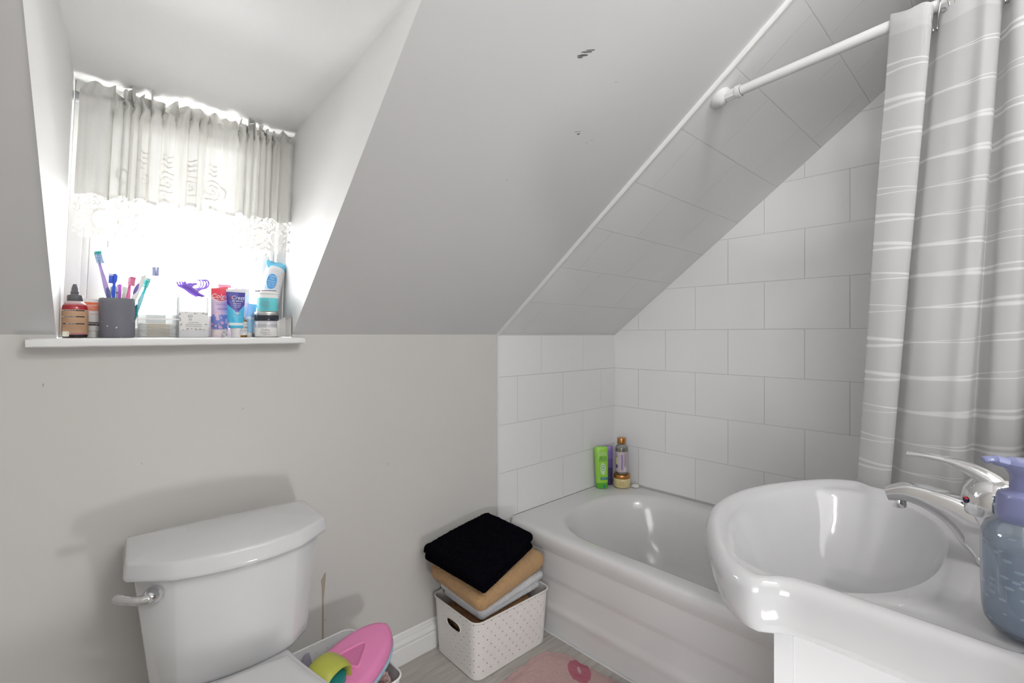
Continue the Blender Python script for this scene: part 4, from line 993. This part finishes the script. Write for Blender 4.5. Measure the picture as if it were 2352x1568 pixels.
jb = thing('candle_jar', 'small olive jar with a pale lid behind the toothbrush tumbler', 'jar', (-2.072, .083, SZ), group=GS)
bm = bmesh.new(); lathe(bm, [(.017, 0), (.019, .002), (.019, .090), (.018, .093)], 32); obj('jar', bm, mat('olive_green_jar', (.24, .26, .16), .3), jb)
bm = bmesh.new(); lathe(bm, [(.0185, .0932), (.019, .095), (.019, .128), (.0175, .131), (0, .131)], 32); obj('lid', bm, mat('pale_olive_lid', (.44, .48, .38), .35), jb)

# cotton swab box with its swabs
sw = thing('swab_box', 'clear acrylic box of cotton swabs right of the grey tumbler', 'box', (-1.998, .045, SZ), group=GS)
bm = bmesh.new()
for q in ((-.044, -.0425, -.026, .026, 0, .110), (.0425, .044, -.026, .026, 0, .110), (-.0425, .0425, -.026, -.0245, 0, .110), (-.0425, .0425, .0245, .026, 0, .110), (-.0425, .0425, -.0245, .0245, 0, .0015)): box(bm, *q, .0003, 1)
obj('case', bm, M['acrylic'], sw, False)
bm = bmesh.new(); box(bm, -.0445, .0445, -.0268, -.0262, .046, .0495); obj('divider_strip', bm, mat('frosted_strip', (.86, .86, .86), .5), sw)
M['stick'] = mat('swab_paper_stick', (.55, .43, .26), .6); M['cotton'] = mat('swab_cotton', (.66, .66, .66), .9)
bm = bmesh.new(); tube(bm, [(-.026, 0, 0), (.026, 0, 0)], .0011, 6)
for s in (-1, 1): tube(bm, [(s * .024, 0, 0), (s * .028, 0, 0), (s * .033, 0, 0), (s * .0365, 0, 0), (s * .0385, 0, 0)], [.0012, .0021, .0024, .0020, .0008], 8, mi=1)
rnd = random.Random(5); first = None; q = 0
for lay in range(9):
    for k in range(8):
        loc = (-1.998 + rnd.uniform(-.0018, .0018), .0265 + k * .0051 + rnd.uniform(-.0004, .0004), SZ + .0042 + lay * .0038); rot = (0, R(rnd.uniform(-1.2, 1.2)), R(rnd.uniform(-.7, .7)))
        if first is None:
            first = obj('cotton_swab', bm, [M['stick'], M['cotton']], None, loc=loc, rot=rot); tag(first, 'white cotton swab lying in the pile inside the clear acrylic box', 'cotton swab', 'cotton swabs in the acrylic box')
        else: dup(first, loc, rot)

pf = thing('perfume_bottle', 'clear glass spray bottle with slate blue cap behind the swab box', 'bottle', (-1.996, .086, SZ), group=GS)
bm = bmesh.new(); loft(bm, [sup(0, 0, .021, .011, 6, z, 40) for z in (0, .15)]+[sup(0, 0, .009, .008, 2.5, .156, 40), sup(0, 0, .006, .006, 2, .164, 40)]); obj('glass', bm, clear('pale_perfume_glass', (.985, .985, .985), .03, .1), pf)
bm = bmesh.new(); lathe(bm, [(.0086, .1645), (.009, .166), (.009, .187), (.0085, .1885), (0, .1885)], 28); obj('cap', bm, mat('slate_blue_metal', (.30, .33, .46), .25, .6), pf)

# floss pick tub
ft = thing('floss_pick_tub', 'clear tub with a printed white label and purple floss picks on top', 'tub', (-1.921, .045, SZ), group=GS)
bm = bmesh.new(); box(bm, -.035, .035, -.022, .022, 0, .110, .004); obj('body', bm, mat('translucent_white_plastic', (.84, .84, .85), .3, trans=.3), ft)
bm = bmesh.new()
for q in ((-.040, -.0388, -.026, .026, 0, .178), (.0388, .040, -.026, .026, 0, .178), (-.0388, .0388, .0248, .026, 0, .178)): box(bm, *q, .0003, 1)
obj('clear_cover', bm, M['acrylic'], ft, False)
def paperlabel():
    t = NT('white_label_with_flower_border'); x, y, z = t.xyz(t.coord('Generated'))
    e = t.ma('MAXIMUM', t.ma('ABSOLUTE', t.ma('SUBTRACT', x, .5)), t.ma('ABSOLUTE', t.ma('SUBTRACT', z, .5)))
    v = t.n('TexVoronoi', {'Vector': t.coord(), 'Scale': 170.0}); f = t.ma('MULTIPLY', t.step(e, .40), t.ma('LESS_THAN', v.outputs['Distance'], .42))
    t.bsdf(Base_Color=t.mix(f, (.78, .775, .76), (.42, .36, .36)), Roughness=.6); return t.m
bm = bmesh.new(); box(bm, -.033, .033, -.0228, -.0223, .020, .068); obj('label', bm, paperlabel(), ft, False)
lettered(ft, ('60', .011, .057, M['ink'], -.008), ('30', .009, .048, M['ink'], -.008), ('FLOSS PICKS', .0042, .040, M['ink'], 0), ('FRESH MINT FLAVOUR', .0036, .0345, M['ink'], 0), ('USE DAILY AFTER MEALS', .0034, .0295, M['ink'], 0), r=.0231)
M['pick'] = mat('purple_pick_plastic', (.30, .16, .68), .3, trans=.2)
def make_pick():
    bm = bmesh.new()
    tube(bm, spline([(-.034, 0, .040), (-.030, 0, .030), (-.016, 0, .022), (-.002, 0, .010), (.012, 0, .002)], 6), [(.0014, .0022)] * 6 + [(.0016, .0030)] * 12 + [(.0016, .0024)] * 6 + [(.0008, .0012)], 8)
    tube(bm, spline([(-.006, 0, .013), (.004, 0, .022), (.016, 0, .026), (.022, 0, .036), (.019, 0, .046), (.011, 0, .048)], 5), .0016, 8)
    tube(bm, spline([(-.020, 0, .024), (-.014, 0, .033), (-.006, 0, .036)], 5), [(.0014, .0024)] * 11, 8)
    tube(bm, [(-.034, 0, .040), (-.006, 0, .036)], .0004, 5); return bm
pk = obj('floss_pick', make_pick(), M['pick'], None, loc=(-1.906, .030, SZ + .1105), rot=(0, 0, 0)); tag(pk, 'purple plastic floss pick in the bunch on the clear tub', 'floss pick', 'floss picks on the tub')
for k, (dx, dy, ry) in enumerate(((-.005, .006, 0), (-.010, .012, 3), (.003, .018, -3), (-.014, .023, 2), (.001, .028, 4))): dup(pk, (-1.906 + dx, .030 + dy, SZ + .1105), (0, 0, R(ry)))

# toothpaste tubes
M['tp_white'] = mat('white_tube_cap', (.80, .78, .78), .35)
def colgate_mat():
    t = NT('red_and_lilac_tube_print'); x, y, z = t.xyz(t.coord('Generated'))
    curve = t.ma('ADD', .66, t.ma('MULTIPLY', t.ma('SUBTRACT', x, .55), t.ma('MULTIPLY', t.ma('SUBTRACT', x, .55), .34)))
    n = t.noise(55.0, 3.0); v = t.n('TexVoronoi', {'Vector': t.coord(), 'Scale': 95.0})
    body = t.mix(n, (.45, .33, .55), (.68, .55, .68))
    body = t.mix(t.ma('MULTIPLY', t.ma('LESS_THAN', z, .34), t.step(v.outputs['Distance'], .42)), body, (.16, .20, .52))
    body = t.mix(t.ma('MULTIPLY', t.ma('LESS_THAN', z, .42), t.ma('LESS_THAN', v.outputs['Distance'], .22)), body, (.72, .28, .40))
    red = t.step(z, curve); swoosh = t.ma('LESS_THAN', t.ma('ABSOLUTE', t.ma('SUBTRACT', z, t.ma('SUBTRACT', curve, .012))), .012)
    c = t.mix(red, body, (.72, .03, .06)); c = t.mix(swoosh, c, (.8, .74, .78)); c = t.mix(t.step(z, .93), c, (.72, .10, .12))
    t.bsdf(Base_Color=c, Roughness=.3, Normal=t.bump(t.noise(45.0, 2.0), .25, .004)); return t.m
cg = thing('toothpaste_tube', 'red and lilac toothpaste tube standing left of the blue tube', 'toothpaste', (-1.857, .040, SZ), (0, R(0), R(8)), 'toothpaste tubes on the sill')
bm = bmesh.new(); lathe(bm, [(.0195, 0), (.0205, .001), (.0205, .021), (.0195, .0225)], 36, sy=.75); obj('cap', bm, mat('pinkish_white_cap', (.76, .66, .68), .35), cg)
bm = bmesh.new(); tube_body(bm, .117, .0215, .0155, .0232, .0022, .0228); 
for v in bm.verts: v.co.z += .003 * math.sin(v.co.x * 90) * (1 if v.co.z > .12 else 0)
obj('body', bm, colgate_mat(), cg)
lettering('Colgate', .0175, M['white'], cg, (.002, -.0125, .1145), shear=.25)
lettered(cg, ('KIDS TOOTHPASTE', .0042, .105, M['white'], .006), ('Cavity Protection', .0048, .092, mat('violet_print', (.28, .16, .48), .5), .004), ('MERMAID', .0065, .079, mat('deep_violet_print', (.20, .08, .42), .5), .005), r=.0125)
def crest_mat():
    t = NT('blue_chevron_tube_print'); x, y, z = t.xyz(t.coord('Generated'))
    ch = t.ma('ADD', .38, t.ma('MULTIPLY', t.ma('ABSOLUTE', t.ma('SUBTRACT', x, .5)), .52))
    n = t.noise(70.0, 3.0); c = t.mix(n, (.03, .36, .62), (.10, .52, .74))
    c = t.mix(t.step(z, ch), c, (.055, .045, .34))
    c = t.mix(t.step(z, .93), c, (.74, .74, .78)); c = t.mix(t.ma('LESS_THAN', t.ma('ABSOLUTE', t.ma('SUBTRACT', z, .10)), .035), c, (.70, .80, .84))
    t.bsdf(Base_Color=c, Roughness=.25, Normal=t.bump(t.noise(40.0, 2.0), .25, .004)); return t.m
cr_ = thing('toothpaste_tube', 'blue toothpaste tube with dark chevron standing in front, right of red tube', 'toothpaste', (-1.8205, .018, SZ), (0, R(0), R(2)), 'toothpaste tubes on the sill')
bm = bmesh.new(); lathe(bm, [(.0105, 0), (.0115, .001), (.0118, .014), (.0135, .022), (.0140, .026)], 32); obj('cap', bm, M['tp_white'], cr_)
bm = bmesh.new(); tube_body(bm, .109, .0185, .0145, .0248, .002, .0262); obj('body', bm, crest_mat(), cr_)
lettering('Crest', .0150, M['white'], cr_, (.001, -.0125, .111), shear=.3)
lettered(cr_, ('3D WHITE', .0062, .1015, M['white'], .001), ('BRILLIANCE', .0038, .095, M['white'], 0), ('DEEP CLEAN', .0034, .090, M['white'], 0), ('FLUORIDE', .0032, .085, M['white'], 0), ('ARCTIC FRESH', .0038, .058, mat('pale_blue_print', (.35, .7, .85), .5), 0), ('NET WT', .003, .040, M['white'], 0), r=.0125)
bm = bmesh.new()
for k in range(8):
    a = 2 * PI * k / 8; L_ = .009 if k % 2 == 0 else .005
    bm.faces.new([bm.verts.new(p) for p in ((.0009 * math.cos(a + PI / 2), -.0139, .0675 + .0009 * math.sin(a + PI / 2)), (L_ * math.cos(a), -.0139, .0675 + L_ * .8 * math.sin(a)), (-.0009 * math.cos(a + PI / 2), -.0139, .0675 - .0009 * math.sin(a + PI / 2)))])
obj('star_print', bm, M['white'], cr_)
lettering('C', .0165, mat('red_logo_print', (.6, .03, .05), .4), cr_, (-.0155, -.0129, .111), stretch=(.9, .55))

bc = thing('hair_clip', 'small beaded silver hair clip in front of the two toothpaste tubes', 'hair clip', (-1.8475, .012, SZ))
bm = bmesh.new(); rnd = random.Random(3)
for k in range(30):
    x, z = (rnd.uniform(-.0055, .0055), rnd.uniform(.002, .019)); lathe(bm, [(0, -.0012), (.0012, 0), (0, .0012)], 6, (x, rnd.uniform(-.001, .001), z), False, False)
obj('beads', bm, mat('silver_bead', (.6, .6, .64), .25, .6), bc)
bm = bmesh.new(); loft(bm, [[V(p.x, .0015, p.y + .010) for p in sup(0, 0, .006, .010, 2, 0, 20)], [V(p.x, .0028, p.y + .010) for p in sup(0, 0, .006, .010, 2, 0, 20)]]); obj('plate', bm, M['steel'], bc)

# behind the tubes: razor, pale box, blue tube, amber serum bottle
rz = thing('razor', 'pink disposable razor standing behind the toothpaste tubes', 'razor', (-1.832, .082, SZ), (0, 0, R(0)))
bm = bmesh.new(); tube(bm, spline([(0, 0, 0), (.003, .0, .05), (0, .0, .10), (-.006, -.004, .145)], 6), .0045, 12); obj('handle', bm, pinkm, rz)
bm = bmesh.new(); box(bm, -.021, .013, -.010, .0, .143, .153, .002); obj('head', bm, mat('pale_pink_plastic', (.70, .34, .46), .35), rz)
px_ = thing('carton', 'pale blue and white carton behind the blue toothpaste tube', 'carton', (-1.790, .088, SZ), group=GS)
bm = bmesh.new(); box(bm, -.020, .020, -.012, .012, 0, .145, .0008); obj('box', bm, band_mat('pale_blue_carton_print', [(0, (.78, .80, .84)), (.3, (.55, .65, .80)), (.62, (.74, .60, .60)), (.72, (.62, .72, .82)), (.9, (.78, .80, .84))], .5), px_, False)
bm = bmesh.new(); lathe(bm, [(.006, 0), (.006, .0006)], 20); obj('seal', bm, mat('pale_yellow_seal', (.72, .72, .55), .5), px_, loc=(.010, -.0121, .130), rot=(PI / 2, 0, 0))
bt = thing('cream_tube', 'slim blue tube leaning behind the stacked jars', 'tube', (-1.779, .052, SZ + .0008), (0, R(6), 0), GS)
bm = bmesh.new(); lathe(bm, [(.008, 0), (.0085, .001), (.0085, .012), (.008, .013)], 24); obj('cap', bm, M['white'], bt)
bm = bmesh.new(); tube_body(bm, .085, .010, .009, .013, .0018, .0132); obj('body', bm, band_mat('sky_blue_tube_print', [(0, (.34, .60, .82)), (.45, (.74, .80, .84)), (.55, (.30, .52, .80))]), bt)
ab = thing('serum_bottle', 'amber dropper bottle with white label right of the blue toothpaste', 'bottle', (-1.7990, .049, SZ), group=GS)
bm = bmesh.new(); lathe(bm, [(.0135, 0), (.0152, .0015), (.0155, .005), (.0155, .043), (.0135, .050), (.0085, .054), (.0075, .060)], 36); obj('bottle', bm, mat('amber_glass', (.42, .20, .02), .1, trans=.4), ab)
bm = bmesh.new(); lathe(bm, [(.01565, .006), (.0158, .0065), (.0158, .0445), (.01565, .045)], 40, cap0=False, cap1=False); obj('label', bm, M['white'], ab)
bm = bmesh.new(); lathe(bm, [(.0085, .0602), (.0088, .061), (.0088, .071), (.006, .073), (.0052, .082), (.004, .088), (0, .090)], 24); obj('dropper', bm, mat('pale_grey_dropper', (.70, .70, .72), .4), ab)
lettered(ab, ('The Ordinary.', .0055, .029, M['black'], 0, .0159), ('Serum 30 ml', .0034, .020, M['ink'], 0, .0159), ('for face', .003, .015, M['ink'], 0, .0159), face_rot=R(10), r=.0159)
bm = bmesh.new(); patch_cyl(bm, .016, -PI / 2 - .7, -PI / 2 + 1.0, .0244, .0249); patch_cyl(bm, .016, -PI / 2 - .7, -PI / 2 + 1.0, .0374, .0378); obj('label_rules', bm, M['black'], ab)

# stacked jars, hair pin, cotton pads, leaflet
cj = thing('cream_jar', 'glass cream jar with silver lid beneath the teal-labelled jar', 'jar', (-1.7390, .020, SZ), group=GS)
bm = bmesh.new(); lathe(bm, [(.028, 0), (.031, .002), (.032, .006), (.032, .045), (.030, .048)], 44); obj('glass', bm, band_mat('silvered_glass', [(0, (.78, .77, .75)), (.55, (.56, .56, .57)), (.62, (.42, .42, .44)), (.8, (.56, .56, .58))], .12), cj)
bm = bmesh.new(); lathe(bm, [(.0322, .0482), (.0328, .049), (.0328, .0625), (.0315, .0637)], 44); obj('band', bm, mat('navy_black_band', (.03, .035, .05), .2), cj)
bm = bmesh.new(); lathe(bm, [(.0332, .0639), (.0340, .065), (.0340, .0725), (.0332, .0735), (0, .0738)], 44); obj('lid', bm, M['steel'], cj)
bm = bmesh.new(); patch_cyl(bm, .0324, -PI / 2 - 1.35, -PI / 2 + 1.2, .003, .027, 20); obj('label', bm, mat('cream_paper_label', (.76, .75, .72), .5), cj)
lettered(cj, ('Collagen', .0080, .0215, M['ink'], -.003, .0326), ('Firming Day Cream', .0046, .0135, M['ink'], -.002, .0326), ('Crème de jour', .0040, .0075, M['ink'], -.002, .0326), face_rot=R(-8), r=.0327)
tj = thing('balm_jar', 'white jar with teal label stacked on the silver-lidded jar', 'jar', (-1.7365, .020, SZ + .0742), group=GS)
bm = bmesh.new(); lathe(bm, [(.0255, 0), (.0275, .0015), (.0280, .005), (.0280, .047), (.027, .051), (.026, .052)], 44); obj('jar', bm, M['white'], tj)
bm = bmesh.new(); lathe(bm, [(.0282, .002), (.0283, .0025), (.0283, .0400), (.0282, .0405)], 48, cap0=False, cap1=False); obj('label', bm, mat('teal_jar_label', (.13, .56, .62), .4), tj)
lettered(tj, ('INSTANT ANGELS', .0042, .0295, M['ink'], -.008, .0285), ('CLEANSING BALM', .0042, .0250, M['ink'], -.008, .0285), ('BAUME NETTOYANT', .0042, .0205, M['ink'], -.007, .0285), ('DEMAQUILLANT', .0042, .0160, M['ink'], -.008, .0285), ('net 90 g', .0030, .009, M['ink'], -.011, .0285), face_rot=R(-2), r=.0286)
bm = bmesh.new(); lathe(bm, [(.0266, .0522), (.0276, .0530), (.0276, .0560), (.0262, .0572), (0, .0574)], 44); obj('lid', bm, M['white'], tj)
bm = bmesh.new(); tube(bm, spline([(-.040, 0, .0), (-.020, 0, .0015), (0, 0, .0035), (.024, 0, .0045)], 4), .0010, 6); tube(bm, spline([(-.040, 0, 0), (-.043, -.003, .0), (-.040, -.006, 0), (-.020, -.004, .0)], 4), .0010, 6)
o = obj('hair_pin', bm, mat('dark_bronze_wire', (.06, .05, .045), .35, .6), None, loc=(-1.742, .004, SZ + .0742 + .0586)); tag(o, 'dark open hair pin lying across the white jar lid', 'hair pin')

cp = thing('cotton_pad_bag', 'white roll of cotton pads in a blue-topped bag standing behind the jars', 'bag', (-1.735, .0815, SZ + .0062), (0, R(11), 0), GS)
def bagmat():
    t = NT('white_cotton_pad_bag'); z = t.xyz(t.coord())[2]; w = t.n('TexWave', {'Vector': t.coord(), 'Scale': 60.0, 'Distortion': 1.5}, bands_direction='Z')
    t.bsdf(Base_Color=(.82, .82, .83), Roughness=.3, Normal=t.bump(w.outputs['Fac'], .3, .002)); return t.m
bm = bmesh.new(); lathe(bm, [(.024, 0), (.028, .004), (.029, .02), (.0295, .188), (.0285, .205), (.024, .212), (.017, .216)], 36, sy=.72); obj('pad_stack', bm, bagmat(), cp)
bm = bmesh.new(); rings = []
for k in range(6):
    t_ = k / 5; rings.append([V(p.x * (1 + .08 * math.sin(i * .9 + k)), p.y * (1 - .5 * t_), .206 + .022 * t_ + .004 * math.sin(i * .7) * t_) for i, p in enumerate(sup(0, 0, .029 - .001 * t_, .018 - .008 * t_, 2, 0, 36))])
loft(bm, rings); obj('bag_top', bm, mat('sky_blue_film', (.16, .52, .74), .25), cp)
bm = bmesh.new(); loft(bm, [[V(p.x - .010, -.0232, p.y + .165) for p in sup(0, 0, .0145, .0235, 2.2, 0, 32)], [V(p.x - .010, -.0185, p.y + .165) for p in sup(0, 0, .0145, .0235, 2.2, 0, 32)]]); obj('label_oval', bm, mat('bright_blue_print', (.08, .34, .70), .4), cp)
lettered(cp, ('Cotton', .0062, .181, M['white'], -.010), ('Pads', .006, .173, M['white'], -.011), ('démaquillants', .0042, .165, M['white'], -.010), ('pour visage', .0042, .158, M['white'], -.010), ('100 count', .0042, .151, M['white'], -.010), r=.0235)
lfm = mat('white_folded_paper', (.74, .73, .72), .6)
bm = bmesh.new(); pts = [(-.030, -.002), (-.019, .010), (-.010, -.006), (-.002, .008), (.006, -.008), (.0065, .012)]; th = .0006
loft(bm, [[V(x * (1 + .12 * k), y, 0.0005 + .060 * k - (.010 * k if i in (1, 3) else 0)) for i, (x, y) in enumerate(pts)] + [V(x * (1 + .12 * k) + th, y + th, 0.0005 + .060 * k - (.010 * k if i in (1, 3) else 0)) for i, (x, y) in reversed(list(enumerate(pts)))] for k in (0, .5, 1)])
o = obj('leaflet', bm, lfm, None, loc=(-1.6865, -.004, SZ), angle=20); tag(o, 'white folded paper leaflet standing at the right end of the sill', 'leaflet')

# ------------------------------------------------------------------ window curtain on its tension rod
crod = thing('curtain_rod', 'slim white tension rod across the top of the dormer window', 'curtain rod', (-1.90, .062, 1.742))
bm = bmesh.new(); tube(bm, [(-.245, 0, 0), (.243, 0, .008)], .0065, 14); obj('tube', bm, M['white_metal'], crod)
for s, x in ((-1, -.2575), (1, .2545)):
    bm = bmesh.new(); lathe(bm, [(.013, 0), (.013, .004), (.0095, .010), (.008, .012)], 20); obj('end_cap', bm, mat('grey_rubber_end', (.52, .52, .54), .5), crod, loc=(x + (.001 if s < 0 else 0), 0, .0 if s < 0 else .008), rot=(0, R(90) * -s, 0))
def lace():
    t = NT('cream_voile_with_lace_hem'); u, v, _ = t.xyz(t.coord('UV'))
    du = t.ma('SUBTRACT', t.ma('FRACT', t.ma('DIVIDE', u, .088)), .5)      # repeat along the hem
    scallop = t.ma('ADD', .008, t.ma('MULTIPLY', t.ma('ABSOLUTE', t.ma('SINE', t.ma('MULTIPLY', u, PI / .044))), -.010))
    inside = t.step(v, t.ma('ADD', scallop, .008))
    band = t.ma('ADD', .112, t.ma('MULTIPLY', t.ma('SINE', t.ma('MULTIPLY', u, 2 * PI / .088)), .006))
    lacez = t.ma('LESS_THAN', v, band)
    uv = t.coord('UV')
    vo = t.n('TexVoronoi', {'Vector': uv, 'Scale': 95.0}, feature='DISTANCE_TO_EDGE'); net = t.ma('LESS_THAN', vo.outputs['Distance'], .075)
    # hem rings and oval medallions
    ox_ = t.ma('MULTIPLY', du, .088); oz_ = t.ma('SUBTRACT', v, .052)
    el = t.ma('SQRT', t.ma('ADD', t.ma('POWER', t.ma('DIVIDE', ox_, .016), 2.0), t.ma('POWER', t.ma('DIVIDE', oz_, .027), 2.0)))
    oval = t.ma('LESS_THAN', t.ma('ABSOLUTE', t.ma('SUBTRACT', el, .95)), .13); fill = t.ma('MULTIPLY', t.ma('LESS_THAN', el, .62), .75)
    edge = t.ma('LESS_THAN', v, t.ma('ADD', scallop, .020)); vo2 = t.n('TexVoronoi', {'Vector': uv, 'Scale': 120.0}); blob = t.ma('MULTIPLY', edge, t.ma('LESS_THAN', vo2.outputs['Distance'], .38))
    lc = t.ma('MULTIPLY', t.ma('MAXIMUM', t.ma('MULTIPLY', net, t.step(el, .9)), t.ma('MAXIMUM', t.ma('MAXIMUM', oval, fill), blob)), inside)
    line = t.ma('LESS_THAN', t.ma('ABSOLUTE', t.ma('SUBTRACT', v, band)), .0042)
    # embroidered curls above the band
    ez = t.ma('SUBTRACT', v, .165); ex = t.ma('MULTIPLY', t.ma('SUBTRACT', t.ma('FRACT', t.ma('ADD', t.ma('DIVIDE', u, .088), .3)), .5), .088)
    rr2 = t.ma('SQRT', t.ma('ADD', t.ma('MULTIPLY', ex, ex), t.ma('MULTIPLY', ez, ez))); an = t.ma('ARCTAN2', ez, ex)
    spiral = t.ma('LESS_THAN', t.ma('ABSOLUTE', t.ma('SUBTRACT', t.ma('FRACT', t.ma('ADD', t.ma('DIVIDE', rr2, .013), t.ma('DIVIDE', an, 2 * PI))), .5)), .10)
    motif = t.ma('MULTIPLY', spiral, t.ma('LESS_THAN', rr2, .034))
    leaf = t.ma('MULTIPLY', t.ma('LESS_THAN', t.ma('ABSOLUTE', t.ma('SUBTRACT', t.ma('FRACT', t.ma('ADD', t.ma('MULTIPLY', t.ma('ABSOLUTE', ex), 70.0), t.ma('MULTIPLY', v, -75.0))), .5)), .14), t.ma('MULTIPLY', t.ma('LESS_THAN', t.ma('ABSOLUTE', ex), .010), t.ma('MULTIPLY', t.step(v, .205), t.ma('LESS_THAN', v, .245))))
    thread = t.ma('MAXIMUM', t.ma('MAXIMUM', line, motif), leaf)
    heading = t.ma('MULTIPLY', t.step(v, .315), .26)
    cloth = t.ma('MAXIMUM', t.ma('ADD', t.ma('MULTIPLY_ADD', t.noise(14.0, 2.0, uv), .010, .987), t.ma('MULTIPLY', heading, .3)), t.ma('MULTIPLY', thread, .999))
    op = t.ma('ADD', t.ma('MULTIPLY', lacez, t.ma('MULTIPLY', lc, .99)), t.ma('MULTIPLY', t.ma('SUBTRACT', 1.0, lacez), cloth))
    op = t.ma('MAXIMUM', op, t.ma('MULTIPLY', line, .99))
    col = (.94, .93, .895)
    df = t.n('BsdfDiffuse', {0: col}); tl = t.n('BsdfTranslucent', {0: col}); tf = t.ma('MULTIPLY', .034, t.ma('SUBTRACT', 1.0, t.ma('MAXIMUM', t.ma('MULTIPLY', thread, .85), t.ma('MULTIPLY', t.step(v, .315), .5))))
    m1 = t.n('MixShader', {0: tf, 1: df.outputs[0], 2: tl.outputs[0]})
    tr = t.n('BsdfTransparent'); m2 = t.n('MixShader', {0: op, 1: tr.outputs[0], 2: m1.outputs[0]}); return t.surf(m2.outputs[0])
wc_ = thing('lace_curtain', 'cream sheer lace valance gathered over the dormer window', 'curtain', (-1.90, .062, 1.742))
bm = bmesh.new(); uvl = bm.loops.layers.uv.verify(); NU, NVv = 420, 60; grid = []; rnd = random.Random(8)
gath = [(.0, .25), (.10, .3), (.16, 1.2), (.30, 1.3), (.36, 1.0), (.50, 1.1), (.56, .35), (.64, .4), (.68, 1.3), (.78, 1.2), (.86, 1.5), (.93, .5), (1.0, .2)]
def gk(s):
    for (a, ka), (b, kb) in zip(gath, gath[1:]):
        if s <= b: return ka + (kb - ka) * (s - a) / (b - a)
    return gath[-1][1]
ph = [0.0]
for i in range(NU): ph.append(ph[-1] + (2.2 + 5.0 * gk(i / NU)) * (1 + .45 * noise.noise(V(i * .02, 5, 1))))
sc_u = 1.0 / ph[-1]
for j in range(NVv + 1):
    row = []; t_ = j / NVv
    for i in range(NU + 1):
        s = i / NU; x = -.250 + .500 * s; zr = .008 * s; g = gk(s)
        zz = .040 - .385 * t_
        fold = math.sin(ph[i] * .042 + 2.5 * noise.noise(V(s * 5, 0, 4))) + .35 * math.sin(ph[i] * .10 + 1)
        rod_near = math.exp(-(zz / .014) ** 2)
        amp = (.004 + .009 * g) * (1 - .45 * rod_near)
        if zz > .012: amp = .011 * g + .003; fold = math.sin(ph[i] * .045 + zz * 40) + .7 * math.sin(ph[i] * .075 - zz * 70)
        y = fold * amp; xo = .011 * g * math.sin(ph[i] * .042 + 2.5 * noise.noise(V(s * 5, 0, 4)) + 1.2) * (1 - rod_near)
        if zz < -.02: y *= 1 + .4 * t_
        # the cloth wraps in front of the rod
        y -= .0095 * rod_near
        dz = zr
        if zz > .012: dz += .010 * noise.noise(V(s * 22, zz * 20, 2)) * (zz - .012) / .028 * (1 + g)
        lean = .045 * zz
        row.append(bm.verts.new((x + xo * .6 + lean, y - .006, zz + dz)))
    grid.append(row)
for j in range(NVv):
    for i in range(NU):
        f = bm.faces.new((grid[j][i], grid[j][i + 1], grid[j + 1][i + 1], grid[j + 1][i]))
        for l, (a, b) in zip(f.loops, ((j, i), (j, i + 1), (j + 1, i + 1), (j + 1, i))): l[uvl].uv = (.80 * ph[b] * sc_u, .385 * (1 - a / NVv))
obj('cloth', bm, lace(), wc_, angle=180)

# ------------------------------------------------------------------ light fixture on the ceiling (behind the camera)
vl = thing('ceiling_light', 'two-bulb chrome light fixture on the flat ceiling behind the sink', 'ceiling light', (-1.62, -1.98, CZ))
bm = bmesh.new(); box(bm, -.16, .16, -.05, .05, -.022, -.001, .004); obj('backplate', bm, M['chrome'], vl)
tb = NT('lit_bulb'); em = tb.n('Emission', {0: (1, .97, .93), 1: 400.0}); tb.surf(em.outputs[0])
for x in (-.095, .095):
    bm = bmesh.new(); tube(bm, [(x, 0, -.022), (x, 0, -.042)], .014, 16); obj('socket', bm, M['chrome'], vl)
    bm = bmesh.new(); lathe(bm, [(0, -.10)] + [(.029 * math.sin(PI * k / 12), -.071 - .029 * math.cos(PI * k / 12)) for k in range(1, 12)] + [(0, -.042)], 20, (x, 0, 0), False, False); obj('bulb', bm, tb.m, vl)
